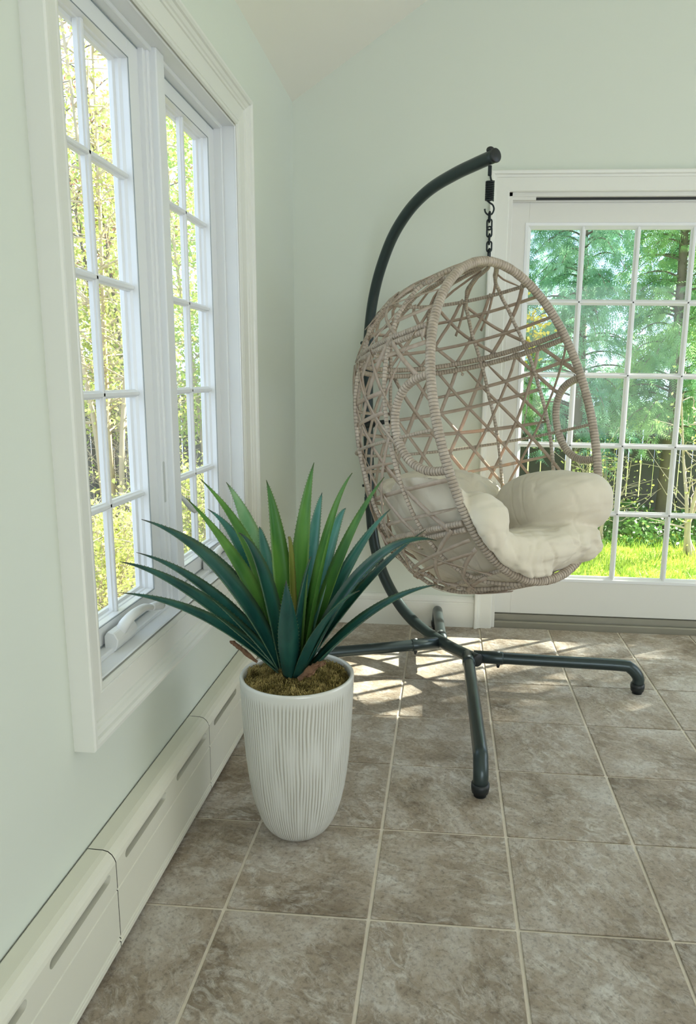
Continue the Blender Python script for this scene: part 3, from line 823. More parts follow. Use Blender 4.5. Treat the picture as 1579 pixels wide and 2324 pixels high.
# eye bolt through the arm + upper hook
bm = bmesh.new(); e0 = hang(1.966); e0[:2] = top_p[:2]
bmesh.ops.create_uvsphere(bm, u_segments=14, v_segments=8, radius=0.0145, matrix=Matrix.Translation(Vector(e0 - np.array([0, 0, .002]))) @ Matrix.Diagonal((1, 1, 0.75, 1)))
eb = bmesh.ops.translate(bm, verts=bm.verts[:], vec=SO); put('bolt_head', bm, M['black'], stand, True)
bm = box(bmesh.new(), so[0]-.0065, so[0]+.0065, so[1]-.004, so[1]+.004, 1.880, 1.914, .002)
bmesh.ops.translate(bm, verts=bm.verts[:], vec=SO); put('eye_bolt', bm, M['chain'], stand)
cz = cen[2]
hput('upper_hook', tube(bmesh.new(), spline([hang(cz+H/2) + np.array([.012, 0, -.003]), hang(cz+H/2) + np.array([.004, 0, .006]), hang(cz+H/2 + .03), hang(1.886) + np.array([0, 0.004, 0]), hang(1.893)], 24), 0.0033, 8), spring, so)
b = hang(cz - H/2)
ev = np.array([0.98, 0.08, 0.0])
hk = [b + ev*(-.012) + [0, 0, .004], b + ev*0.0 + [0, 0, -.006], b + ev*.012 + [0, 0, -.014], b + ev*.0165 + [0, 0, -.028], b + ev*.010 + [0, 0, -.043], b + ev*(-.003) + [0, 0, -.046], b + ev*(-.013) + [0, 0, -.038], b + ev*(-.0165) + [0, 0, -.027]]
hput('lower_hook', tube(bmesh.new(), spline(hk, 48), 0.0031, 8), spring, so)
z0 = b[2] - 0.041
chain = thing('hanger_chain', 'short black steel chain between the spring and the egg basket', 'chain', tuple(hang(z0)))
co = hang(z0)
def link_path(c, ax, hl, hw):
    P = []
    for t in np.linspace(0, 2*math.pi, 24, endpoint=False):
        dx = hw*math.cos(t); dz = hl*math.sin(t)
        zc_ = (hl - hw)*(1 if math.sin(t) > 0 else -1)
        P.append(c + ax*(hw*math.cos(t)) + np.array([0, 0, hw*math.sin(t) + zc_]))
    return np.array(P)
zb = 1.610
nl = 6; pitch = (z0 - zb) / nl
for i in range(nl):
    z = z0 - pitch*(i + 0.5)
    tilt = (0.05, 1.25, 1.35, -0.05, 1.3, 0.15)[i]
    ax = np.array([math.sin(tilt + 0.15), -math.cos(tilt + 0.15)*0.9, 0]); ax /= np.linalg.norm(ax)
    hput('link', tube(bmesh.new(), link_path(hang(z), ax, pitch/2 + 0.0052, 0.0085), 0.0030, 8, closed=True), chain, co)

# ------------------------------------------------------------------ cushion
def cushion_mat():
    mt, n, l, b = new_mat('cushion_cloth')
    t = n.new('ShaderNodeTexCoord'); x = n.new('ShaderNodeTexNoise'); x.inputs['Scale'].default_value = 9; x.inputs['Detail'].default_value = 4
    l.new(t.outputs['Object'], x.inputs['Vector'])
    r = n.new('ShaderNodeValToRGB'); l.new(x.outputs['Fac'], r.inputs['Fac'])
    r.color_ramp.elements[0].position = 0.3; r.color_ramp.elements[0].color = (0.66, 0.605, 0.49, 1)
    r.color_ramp.elements[1].position = 0.7; r.color_ramp.elements[1].color = (0.73, 0.675, 0.555, 1)
    l.new(r.outputs['Color'], b.inputs['Base Color']); b.inputs['Roughness'].default_value = 0.8
    b.inputs['Sheen Weight'].default_value = 0.15
    w = n.new('ShaderNodeTexNoise'); w.inputs['Scale'].default_value = 520; l.new(t.outputs['Object'], w.inputs['Vector'])
    bp = n.new('ShaderNodeBump'); bp.inputs['Strength'].default_value = 0.12; bp.inputs['Distance'].default_value = 0.001
    l.new(w.outputs['Fac'], bp.inputs['Height']); l.new(bp.outputs['Normal'], b.inputs['Normal'])
    return mt
M['cushion'] = cushion_mat()
cush = thing('seat_cushion', 'plump beige tufted cushion folded into the egg basket', 'cushion', tuple(eloc(0, .25, .95)))
CO = -Vector(eloc(0, .25, .95))
from mathutils import noise as mnoise
def lobe(bm, c, rx, rb, rs, rot=(0, 0, 0), p=2.4, wr=0.006, seed=0, keep=True, pinch=None, ridges=7):
    """puffed pillow lobe in chair coordinates (x across, b back, s down); clamped inside the basket"""
    geo = bmesh.ops.create_icosphere(bm, subdivisions=5, radius=1.0)
    Rm = Matrix.Rotation(rot[2], 3, 'Z') @ Matrix.Rotation(rot[1], 3, 'Y') @ Matrix.Rotation(rot[0], 3, 'X')
    for v in geo['verts']:
        d = v.co.normalized()
        q = (abs(d.x)**p + abs(d.y)**p + abs(d.z)**p) ** (1/p)
        d2 = d / q
        # gathered folds that radiate from the lobe's long seam
        az = math.atan2(d.y, d.x)
        fold = math.sin(az*ridges + 2.2*mnoise.noise(Vector((d.x*2.2+seed, d.y*2.2, d.z*2.2)))*2.0) * max(0.0, 1 - abs(d.z)*0.85)**1.0
        h = wr*fold*0.9 + wr*1.3*mnoise.noise(Vector((d.x*3.1+seed*3, d.y*3.1, d.z*3.1+1))) 
        loc = Vector((d2.x*rx, d2.y*rb, d2.z*rs)) + Vector((d.x, d.y, d.z))*h
        loc = Rm @ loc + Vector(c)
        X, B, Sd = loc
        Sd = min(Sd, 1.128)
        if keep:    # stay just inside the woven shell
            sq = min(max(Sd, 0.02), 1.13)
            for _ in range(2):
                dsh = np.interp(sq, KS, DS); fl = np.interp(sq, KS, FS); wv = float(ewid(sq))
                if B > 0:
                    ph = math.atan2(B/max(dsh, 1e-3), -X/max(wv, 1e-3))
                    bb = dsh*math.sin(ph); xx = -wv*math.cos(ph)*(1+fl*math.sin(ph))
                    rr = math.hypot(X, B); rs_ = math.hypot(xx, bb) - (0.032 if sq < 0.95 else 0.045)
                    if rr > rs_ > 0: X *= rs_/rr; B *= rs_/rr
                else:
                    lim = wv - 0.020 + 0.05*min(1.0, max(0, -B)/0.05)
                    if abs(X) > lim: X = math.copysign(lim, X)
                k = np.interp(sq, KS, KK)
                if Sd > 0.9:
                    pass
            Sd = Sd + float(np.interp(sq, KS, KK))*max(B, 0)
        v.co = Vector(eloc(X, B, Sd))
bm = bmesh.new()
lobe(bm, (0.0, 0.29, 1.035), 0.36, 0.38, 0.095, wr=0.005, seed=1, p=2.8)                  # seat pad in the bowl
lobe(bm, (-0.02, 0.51, 0.850), 0.33, 0.16, 0.155, rot=(0.15, 0, 0), wr=0.012, seed=2, ridges=11)   # back roll
lobe(bm, (-0.355, 0.25, 0.890), 0.12, 0.29, 0.160, wr=0.005, seed=3, ridges=6)            # left side
lobe(bm, (-0.262, 0.075, 0.925), 0.095, 0.17, 0.120, rot=(0, -0.45, 0), wr=0.003, seed=4, p=2.5, ridges=5)    # left front
lobe(bm, (-0.150, 0.000, 1.045), 0.170, 0.075, 0.072, rot=(0, -0.60, 0), wr=0.006, seed=14, p=2.6, ridges=7)    # left front, over the rim
lobe(bm, (0.250, 0.15, 0.885), 0.170, 0.27, 0.130, rot=(0, -0.14, -0.25), wr=0.003, seed=5, p=2.5, ridges=5)      # right side
lobe(bm, (0.130, 0.030, 1.035), 0.165, 0.115, 0.075, rot=(0, -0.10, 0), wr=0.008, seed=6, p=2.6, ridges=10)       # right front seat roll
bmesh.ops.translate(bm, verts=bm.verts[:], vec=CO)
tmp = put('cushion_body', bm, M['cushion'], None, True)
rm = tmp.modifiers.new('weld', 'REMESH'); rm.mode = 'VOXEL'; rm.voxel_size = 0.0075
sm = tmp.modifiers.new('soft', 'SMOOTH'); sm.factor = 0.5; sm.iterations = 5
me = bpy.data.meshes.new_from_object(tmp.evaluated_get(bpy.context.evaluated_depsgraph_get()))
bpy.data.objects.remove(tmp)
me.name = 'cushion_body'
nv = len(me.vertices); co = np.zeros(nv*3); no = np.zeros(nv*3)
me.vertices.foreach_get('co', co); me.vertices.foreach_get('normal', no); co = co.reshape(-1, 3); no = no.reshape(-1, 3)
lc = np.stack([(co) @ EE, -(co) @ EN, (co) @ ED], 1)      # chair axes, from the cushion's own origin
hh = np.zeros(nv)
for i in range(nv):      # creases: sharp valleys running mostly outward from the seat, and soft billows
    x, b_, s_ = lc[i]; ang = math.atan2(b_ + 0.10, x); rad_ = math.hypot(x, b_ + 0.10)
    n1_ = mnoise.noise(Vector((ang*2.1, rad_*5.0, s_*4.0 + 5))); n2_ = mnoise.noise(Vector((ang*5.0 + 9, rad_*6.5, s_*9.0)))
    near = 1.0 if (b_ > 0.12 or s_ > 0.06) else 0.35
    hh[i] = -0.0055*max(0.0, 1 - abs(n1_)/0.09)*(0.4+0.6*near) - 0.0040*max(0.0, 1 - abs(n2_)/0.12)*near + 0.006*mnoise.noise(Vector((x*7, b_*7, s_*7)))
g_ = np.clip((lc[:, 0] - 0.33)/0.08, 0, 1) + np.clip((-0.06 - lc[:, 1] - 0.10)/0.06, 0, 1)     # gathers at the seams of the outer edge
for i in np.nonzero(g_ > 0)[0]:
    x, b_, s_ = lc[i]; n3_ = mnoise.noise(Vector((b_*3 + 4, s_*24 - b_*6, x*2 + 2)))
    hh[i] += -0.0038*max(0.0, 1 - abs(n3_)/0.17)*min(1.0, g_[i])
co = co + no*hh[:, None]
me.vertices.foreach_set('co', co.ravel()); me.update()
put_mesh('cushion_body', me, M['cushion'], cush, True)

# ------------------------------------------------------------------ potted agave
PX, PY = 0.345, -1.660
plant = thing('potted_agave', 'green spiky agave in a tall ribbed white glazed pot by the heater', 'potted plant', (PX, PY, 0))
def pot_mat():
    mt, n, l, b = new_mat('pot_glaze')
    t = n.new('ShaderNodeTexCoord'); x = n.new('ShaderNodeTexNoise'); x.inputs['Scale'].default_value = 14; x.inputs['Detail'].default_value = 5
    l.new(t.outputs['Object'], x.inputs['Vector'])
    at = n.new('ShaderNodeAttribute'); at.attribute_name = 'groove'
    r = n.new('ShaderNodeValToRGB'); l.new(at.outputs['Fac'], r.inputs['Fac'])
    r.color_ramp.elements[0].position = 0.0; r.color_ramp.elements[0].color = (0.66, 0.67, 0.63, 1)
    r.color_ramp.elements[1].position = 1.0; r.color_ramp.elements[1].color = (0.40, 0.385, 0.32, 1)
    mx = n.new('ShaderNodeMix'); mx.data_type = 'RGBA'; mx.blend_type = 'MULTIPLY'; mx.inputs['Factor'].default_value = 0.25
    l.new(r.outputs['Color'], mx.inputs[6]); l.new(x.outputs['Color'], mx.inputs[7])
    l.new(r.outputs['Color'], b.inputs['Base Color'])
    b.inputs['Roughness'].default_value = 0.22; b.inputs['Coat Weight'].default_value = 0.6; b.inputs['Coat Roughness'].default_value = 0.08
    return mt
M['pot'] = pot_mat()
zs = [0.0, 0.003, 0.010, 0.022, 0.040, 0.065, 0.095, 0.13, 0.17, 0.22, 0.28, 0.34, 0.40, 0.425, 0.4375, 0.4425, 0.4445, 0.4435, 0.440, 0.43, 0.40, 0.37]
rs = [0.052, 0.060, 0.072, 0.0835, 0.095, 0.1055, 0.1145, 0.122, 0.128, 0.1335, 0.138, 0.1415, 0.1440, 0.1450, 0.1455, 0.1445, 0.1415, 0.1375, 0.1350, 0.1335, 0.1325, 0.131]
NS = 640
zz = np.r_[zs[:4], np.linspace(0.03, 0.42, 66), zs[13:]]
dd = np.r_[0, np.cumsum(np.hypot(np.diff(zs), np.diff(rs)))]
k13 = 13
prof = [(z, float(np.interp(z, zs[:16], rs[:16]))) for z in zz[:4]] + [(z, float(np.interp(z, zs[:16], rs[:16]))) for z in zz[4:70]] + list(zip(zs[13:], rs[13:]))
th = np.linspace(0, 2*math.pi, NS, endpoint=False)
V = []; G = []
for i, (z, r) in enumerate(prof):
    for t in th:
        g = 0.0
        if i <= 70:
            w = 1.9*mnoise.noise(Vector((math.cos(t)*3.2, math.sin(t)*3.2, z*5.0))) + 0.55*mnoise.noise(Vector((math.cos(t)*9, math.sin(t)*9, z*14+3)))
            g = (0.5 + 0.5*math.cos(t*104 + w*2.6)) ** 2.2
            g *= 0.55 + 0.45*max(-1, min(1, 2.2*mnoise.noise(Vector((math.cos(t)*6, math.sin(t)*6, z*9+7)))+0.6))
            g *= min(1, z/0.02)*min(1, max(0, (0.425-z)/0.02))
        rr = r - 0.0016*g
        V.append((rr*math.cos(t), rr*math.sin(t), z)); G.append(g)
n_r = len(prof)
Fc = [(i*NS+j, i*NS+(j+1) % NS, (i+1)*NS+(j+1) % NS, (i+1)*NS+j) for i in range(n_r-1) for j in range(NS)]
Fc.append(tuple(range(NS-1, -1, -1)))
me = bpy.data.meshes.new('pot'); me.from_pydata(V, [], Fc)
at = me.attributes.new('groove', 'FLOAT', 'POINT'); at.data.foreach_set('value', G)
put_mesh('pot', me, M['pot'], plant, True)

# moss
M['moss'] = leafy('dry_moss', (0.13, 0.10, 0.018), (0.46, 0.36, 0.13), 0.15, 38, 0.9)
bm = bmesh.new()
bmesh.ops.create_circle(bm, cap_ends=True, segments=40, radius=0.133)
bmesh.ops.subdivide_edges(bm, edges=bm.edges[:], cuts=1)
for f in bm.faces[:]: pass
Vm, Fm = [], []
NR, NA = 26, 90
for i in range(NR+1):
    for j in range(NA):
        t = 2*math.pi*j/NA; r = 0.134*i/NR
        h = 0.422 + 0.012*mnoise.noise(Vector((r*math.cos(t)*22, r*math.sin(t)*22, 1))) + 0.009*mnoise.noise(Vector((r*math.cos(t)*60, r*math.sin(t)*60, 4))) + 0.014*(1-(i/NR)**2)
        Vm.append((r*math.cos(t), r*math.sin(t), h))
for i in range(NR):
    for j in range(NA): Fm.append((i*NA+j, i*NA+(j+1) % NA, (i+1)*NA+(j+1) % NA, (i+1)*NA+j))
for q in range(9000):   # curled strands
    r = 0.130*math.sqrt(rnd.random()); t = rnd.uniform(0, 2*math.pi); x, y = r*math.cos(t), r*math.sin(t)
    h = 0.424 + 0.012*mnoise.noise(Vector((x*22, y*22, 1))) + 0.009*mnoise.noise(Vector((x*60, y*60, 4))) + 0.014*(1-(r/0.134)**2)
    a = rnd.uniform(0, 6.28); l_ = rnd.uniform(.008, .020); w = rnd.uniform(.0006, .0013)
    dx, dy = math.cos(a), math.sin(a); up_ = rnd.uniform(0, .011)
    b0 = len(Vm)
    Vm += [(x-dy*w, y+dx*w, h), (x+dy*w, y-dx*w, h), (x+dx*l_*.5-dy*w, y+dy*l_*.5+dx*w, h+up_), (x+dx*l_*.5+dy*w, y+dy*l_*.5-dx*w, h+up_+.001), (x+dx*l_, y+dy*l_, h+up_*.3)]
    Fm += [(b0, b0+1, b0+3, b0+2), (b0+2, b0+3, b0+4)]
bm.free()
me = bpy.data.meshes.new('moss'); me.from_pydata(Vm, [], Fm)
put_mesh('moss', me, M['moss'], plant, False, kind='stuff')

def agave_mat(name, c1, c2, trans):
    mt, n, l, b = new_mat(name)
    t = n.new('ShaderNodeTexCoord'); mp = n.new('ShaderNodeMapping'); mp.inputs['Scale'].default_value = (1, 1, 0.25)
    l.new(t.outputs['Object'], mp.inputs['Vector'])
    x = n.new('ShaderNodeTexNoise'); x.inputs['Scale'].default_value = 24; x.inputs['Detail'].default_value = 3
    l.new(mp.outputs[0], x.inputs['Vector'])
    r = n.new('ShaderNodeValToRGB'); l.new(x.outputs['Fac'], r.inputs['Fac'])
    r.color_ramp.elements[0].position = 0.35; r.color_ramp.elements[0].color = (*c1, 1)
    r.color_ramp.elements[1].position = 0.68; r.color_ramp.elements[1].color = (*c2, 1)
    at = n.new('ShaderNodeAttribute'); at.attribute_name = 'tip'
    mx = n.new('ShaderNodeMix'); mx.data_type = 'RGBA'; l.new(at.outputs['Fac'], mx.inputs['Factor'])
    l.new(r.outputs['Color'], mx.inputs[6]); mx.inputs[7].default_value = (0.030, 0.020, 0.016, 1)
    a2 = n.new('ShaderNodeAttribute'); a2.attribute_name = 'edge'
    m2 = n.new('ShaderNodeMix'); m2.data_type = 'RGBA'; l.new(a2.outputs['Fac'], m2.inputs['Factor'])
    l.new(mx.outputs[2], m2.inputs[6]); m2.inputs[7].default_value = (0.30, 0.36, 0.12, 1)
    l.new(m2.outputs[2], b.inputs['Base Color']); b.inputs['Roughness'].default_value = 0.36
    tr = n.new('ShaderNodeBsdfTranslucent'); tr.inputs['Color'].default_value = (*[min(1, c*1.6) for c in c2], 1)
    ms = n.new('ShaderNodeMixShader'); ms.inputs['Fac'].default_value = trans
    l.new(b.outputs['BSDF'], ms.inputs[1]); l.new(tr.outputs['BSDF'], ms.inputs[2])
    l.new(ms.outputs['Shader'], n['Material Output'].inputs['Surface'])
    return mt
M['ag_dark'] = agave_mat('agave_teal', (0.008, 0.058, 0.050), (0.020, 0.110, 0.085), 0.04)
M['ag_mid'] = agave_mat('agave_blue', (0.035, 0.170, 0.140), (0.075, 0.26, 0.20), 0.12)
M['ag_green'] = agave_mat('agave_green', (0.055, 0.19, 0.035), (0.16, 0.36, 0.07), 0.3)
M['ag_pale'] = agave_mat('agave_pale', (0.13, 0.33, 0.15), (0.36, 0.52, 0.30), 0.3)
M['ag_red'] = agave_mat('agave_bud', (0.20, 0.26, 0.05), (0.36, 0.30, 0.08), 0.2)
M['drybrown'] = plain('dry_leaf', (0.16, 0.085, 0.045), 0.8, noise=0.5, nscale=60)
LEAVES = [
    ((0.3013, -1.6842, 0.4579), (0.1919, -1.7267, 0.5881), (0.0799, -1.7719, 0.6658), (-0.0345, -1.82, 0.6908), 0.027, 'ag_dark', (0.742, -0.25, 1.0)),
    ((0.3039, -1.6884, 0.4695), (0.1532, -1.7, 0.6286), (0.0283, -1.7172, 0.7198), (-0.0706, -1.74, 0.7431), 0.027, 'ag_dark', (0.793, -0.441, 1.0)),
    ((0.3032, -1.6875, 0.47), (0.1803, -1.67, 0.6258), (0.0594, -1.6642, 0.7189), (-0.0595, -1.67, 0.7495), 0.024, 'ag_dark', (0.799, -0.588, 1.0)),
    ((0.3071, -1.69, 0.47), (0.2251, -1.7167, 0.685), (0.1176, -1.73, 0.8107), (-0.0153, -1.73, 0.8472), 0.034, 'ag_dark', (0.794, -0.452, 1.0)),
    ((0.2959, -1.6506, 0.47), (0.223, -1.64, 0.6464), (0.1247, -1.6231, 0.7566), (0.001, -1.6, 0.8004), 0.026, 'ag_dark', (0.788, -0.685, 1.0)),
    ((0.2983, -1.65, 0.47), (0.2479, -1.6567, 0.6487), (0.1682, -1.65, 0.7872), (0.0591, -1.63, 0.8855), 0.03, 'ag_green', (0.797, -0.617, 1.0)),
    ((0.2959, -1.6505, 0.47), (0.2325, -1.58, 0.671), (0.1571, -1.5298, 0.792), (0.0699, -1.5, 0.8331), 0.03, 'ag_mid', (0.666, -0.993, 1.0)),
    ((0.2986, -1.65, 0.47), (0.2622, -1.6133, 0.6767), (0.1863, -1.5833, 0.8286), (0.0711, -1.56, 0.9259), 0.027, 'ag_green', (0.744, -0.844, 1.0)),
    ((0.2991, -1.65, 0.47), (0.2437, -1.5733, 0.6897), (0.1831, -1.5167, 0.8347), (0.1173, -1.48, 0.9048), 0.038, 'ag_pale', (0.584, -1.096, 1.0)),
    ((0.3152, -1.69, 0.47), (0.2856, -1.69, 0.6765), (0.2504, -1.69, 0.7908), (0.2097, -1.69, 0.8128), 0.03, 'ag_dark', (0.8, -0.55, 1.0)),
    ((0.3202, -1.65, 0.47), (0.304, -1.6433, 0.7116), (0.286, -1.6367, 0.8667), (0.2661, -1.63, 0.9353), 0.033, 'ag_green', (0.75, -0.828, 1.0)),
    ((0.3417, -1.65, 0.47), (0.3484, -1.6267, 0.7294), (0.3612, -1.61, 0.8988), (0.3801, -1.6, 0.9783), 0.033, 'ag_green', (-0.487, -1.184, 1.0)),
    ((0.347, -1.65, 0.47), (0.3626, -1.5733, 0.7111), (0.3736, -1.5167, 0.849), (0.3801, -1.48, 0.8836), 0.026, 'ag_mid', (-0.153, -1.335, 1.0)),
    ((0.3343, -1.65, 0.47), (0.3328, -1.65, 0.7146), (0.3291, -1.65, 0.8219), (0.3233, -1.65, 0.7919), 0.013, 'ag_red', (0.8, -0.55, 1.0)),
    ((0.3575, -1.65, 0.47), (0.4054, -1.6733, 0.7454), (0.4476, -1.6767, 0.9096), (0.4841, -1.66, 0.9627), 0.034, 'ag_green', (-0.798, -0.487, 1.0)),
    ((0.3524, -1.65, 0.47), (0.4025, -1.59, 0.7164), (0.4346, -1.5433, 0.8426), (0.4487, -1.51, 0.8486), 0.03, 'ag_mid', (-0.453, -1.209, 1.0)),
    ((0.3682, -1.65, 0.47), (0.425, -1.62, 0.6923), (0.4873, -1.5967, 0.8501), (0.555, -1.58, 0.9435), 0.029, 'ag_green', (-0.749, -0.831, 1.0)),
    ((0.3681, -1.65, 0.47), (0.4394, -1.6133, 0.6673), (0.5069, -1.5833, 0.7968), (0.5703, -1.56, 0.8584), 0.03, 'ag_mid', (-0.731, -0.875, 1.0)),
    ((0.3678, -1.69, 0.47), (0.4817, -1.69, 0.7185), (0.59, -1.69, 0.8314), (0.6924, -1.69, 0.8088), 0.034, 'ag_dark', (-0.8, -0.55, 1.0)),
    ((0.3676, -1.65, 0.4672), (0.4676, -1.6733, 0.6328), (0.566, -1.6633, 0.7504), (0.663, -1.62, 0.8198), 0.026, 'ag_dark', (-0.796, -0.631, 1.0)),
    ((0.3853, -1.6896, 0.47), (0.4995, -1.7067, 0.6087), (0.603, -1.7301, 0.692), (0.6958, -1.76, 0.7198), 0.027, 'ag_dark', (-0.78, -0.373, 1.0)),
    ((0.3541, -1.69, 0.4499), (0.4094, -1.7633, 0.5953), (0.4659, -1.81, 0.6854), (0.5236, -1.83, 0.7203), 0.03, 'ag_dark', (-0.617, -0.041, 1.0)),
    ((0.3329, -1.69, 0.4433), (0.3529, -1.79, 0.5872), (0.361, -1.8367, 0.6855), (0.3573, -1.83, 0.7381), 0.03, 'ag_dark', (-0.137, 0.238, 1.0)),
    ((0.344, -1.69, 0.47), (0.36, -1.71, 0.6146), (0.3758, -1.7167, 0.7128), (0.3915, -1.71, 0.7643), 0.034, 'ag_dark', (-0.737, -0.239, 1.0)),
    ((0.3624, -1.65, 0.47), (0.4434, -1.6067, 0.6126), (0.5145, -1.57, 0.7051), (0.5758, -1.54, 0.7477), 0.024, 'ag_dark', (-0.711, -0.917, 1.0)),
    ((0.3091, -1.65, 0.47), (0.2638, -1.6, 0.6724), (0.2365, -1.57, 0.783), (0.227, -1.56, 0.8019), 0.026, 'ag_mid', (0.539, -1.141, 1.0))]
def agave_leaf(P0, P1, P2, P3, W, mat, face):
    """leaf along a cubic curve; W = greatest half width; face = direction the upper side looks"""
    P0, P1, P2, P3 = [np.array(p) - np.array([PX, PY, 0]) for p in (P0, P1, P2, P3)]
    face = np.array(face, float); n_ = 34
    Vt, Ft, tipv, edg = [], [], [], []
    ts = np.linspace(0, 1, n_)
    C_ = np.array([(1-t)**3*P0 + 3*(1-t)**2*t*P1 + 3*(1-t)*t*t*P2 + t**3*P3 for t in ts])
    T = np.gradient(C_, axis=0); T /= np.linalg.norm(T, axis=1)[:, None]
    Lf = np.linalg.norm(np.diff(C_, axis=0), axis=1).sum()
    U = [(-1.0, 0.46), (-0.55, 0.13), (0, -0.08), (0.55, 0.13), (1.0, 0.46)]
    edges = {0: [], 4: []}
    for i, t in enumerate(ts):
        nn = face - T[i]*(face @ T[i]); nn /= np.linalg.norm(nn) + 1e-9
        sd_ = np.cross(T[i], nn)
        w = W*np.interp(t, [0, .10, .25, .40, .55, .70, .84, .94, 1], [.58, .72, .84, .80, .64, .43, .22, .08, .01])
        for k, (a, h) in enumerate(U):
            Vt.append(C_[i] + sd_*a*w + nn*h*w*0.75); tipv.append(float(np.clip((t-.90)/.08, 0, 1))); edg.append(0.28 if k in (0, 4) else 0.0)
            if k in edges: edges[k].append((Vt[-1], sd_*np.sign(a), T[i], w))
        for k, (a, h) in enumerate(U[::-1]):
            th_ = 0.0016 + 0.010*(1-abs(a))*(1-t)**1.5*W/0.035
            Vt.append(C_[i] + sd_*a*w*0.985 + nn*(h*w*0.75 - th_)); tipv.append(float(np.clip((t-.90)/.08, 0, 1))); edg.append(0.0)
    for i in range(n_-1):
        for k in range(10):
            Ft.append((i*10+k, (i+1)*10+k, (i+1)*10+(k+1) % 10, i*10+(k+1) % 10))
    Ft.append(tuple(range(10))); Ft.append(tuple(range((n_-1)*10+9, (n_-1)*10-1, -1)))
    for k in edges:   # marginal spines
        E_ = edges[k]; cnt = int(Lf/0.0115)
        for q in range(3, cnt):
            f = q/cnt*(n_-1)*0.97; i = int(f); p = E_[i][0]*(1-(f-i)) + E_[min(i+1, n_-1)][0]*(f-i)
            sd_, tt = E_[i][1], E_[i][2]; hgt = 0.0026 + 0.0012*rnd.random()
            if E_[i][3] < 0.003: continue
            b0 = len(Vt)
            Vt += [p - tt*0.0013, p + tt*0.0013, p + sd_*hgt + tt*0.0016, p + np.cross(sd_, tt)*0.0006]
            tipv += [0.2, 0.2, 0.7, 0.2]; edg += [0.6, 0.6, 0.3, 0.6]
            Ft += [(b0, b0+1, b0+2), (b0+1, b0+3, b0+2), (b0+3, b0, b0+2)]
    me = bpy.data.meshes.new('leaf'); me.from_pydata([tuple(v) for v in Vt], [], Ft)
    for nm, dat in (('tip', tipv), ('edge', edg)):
        a_ = me.attributes.new(nm, 'FLOAT', 'POINT'); a_.data.foreach_set('value', dat)
    return put_mesh('leaf', me, M[mat], plant, True)
for L_ in LEAVES: agave_leaf(*L_)
def dry(pts, w):
    P = spline([np.array(p) - np.array([PX, PY, 0]) for p in pts], 16)
    bm = bmesh.new(); tube(bm, P, np.interp(np.arange(len(P)), [0, len(P)*.3, len(P)*.8, len(P)-1], [w*.5, w, w*.8, w*.2]), 7)
    for v in bm.verts: v.co += Vector((rnd.uniform(-1, 1), rnd.uniform(-1, 1), rnd.uniform(-1, 1)))*w*0.35
    put('dry_leaf', bm, M['drybrown'], plant)
dry([(0.2489, -1.69, 0.4808), (0.2228, -1.69, 0.5016), (0.1968, -1.69, 0.5224), (0.1785, -1.69, 0.5326)], 0.006)
dry([(0.3665, -1.75, 0.4656), (0.3921, -1.75, 0.4882), (0.415, -1.75, 0.5052), (0.4326, -1.75, 0.5103)], 0.008)
dry([(0.3859, -1.745, 0.4697), (0.3988, -1.745, 0.4837), (0.409, -1.745, 0.4976), (0.4141, -1.745, 0.5031)], 0.006)

# ------------------------------------------------------------------ outdoors
GZ = -0.50
M['lawn'] = leafy('lawn_ground', (0.20, 0.30, 0.035), (0.42, 0.50, 0.08), 0.0, 6, 0.9)
M['mulch'] = plain('mulch', (0.34, 0.29, 0.24), 0.95, noise=0.4, nscale=30, bump=0.5, bscale=50)
M['blade'] = leafy('grass_blade', (0.26, 0.42, 0.05), (0.55, 0.66, 0.12), 0.4, 5)
put('ground_lawn', nbox(-0.2, 14, 0.25, 12, GZ-0.2, GZ), M['lawn'], kind='structure')
put('ground_bed', nbox(-14, -0.2, -6, 12, GZ-0.2, GZ), M['mulch'], kind='structure')

def fan_mesh(name, verts, faces, mat, parent, **k):
    me = bpy.data.meshes.new(name); me.from_pydata(verts.tolist() if hasattr(verts, 'tolist') else verts, [], faces.tolist() if hasattr(faces, 'tolist') else faces)
    return put_mesh(name, me, mat, parent, False, **k)

def scatter_quads(C_, size, aspect=0.6, flat=0.0, droop=0.0):
    """leaf quads (kite shaped) at centres C_"""
    n_ = len(C_)
    d = nrg.normal(size=(n_, 3)); d[:, 2] *= (1-flat); d[:, 2] -= droop; d /= np.linalg.norm(d, axis=1)[:, None]
    e = nrg.normal(size=(n_, 3)); e -= d*(e*d).sum(1)[:, None]; e /= np.linalg.norm(e, axis=1)[:, None]
    s = (size*nrg.uniform(0.6, 1.3, n_))[:, None]
    V_ = np.stack([C_ - d*s*.5, C_ + e*s*aspect*.5, C_ + d*s*.5, C_ - e*s*aspect*.5], 1).reshape(-1, 3)
    F = np.arange(n_*4).reshape(-1, 4)
    return V_, F

# grass on the near lawn
n_ = 26000
gx = nrg.uniform(0.2, 5.5, n_); gy = nrg.uniform(1.0, 4.6, n_)
base = np.stack([gx, gy, np.full(n_, GZ)], 1); h = nrg.uniform(.04, .10, n_)
az = nrg.uniform(0, 6.28, n_); wv = np.stack([np.cos(az), np.sin(az), 0*az], 1)*.006
tip = base + np.stack([nrg.normal(0, .025, n_), nrg.normal(0, .025, n_), h], 1)
V_ = np.stack([base-wv, base+wv, tip], 1).reshape(-1, 3)
fan_mesh('lawn_grass', V_, np.arange(n_*3).reshape(-1, 3), M['blade'], None, kind='stuff', label='bright short grass of the back lawn seen through the door', category='grass')

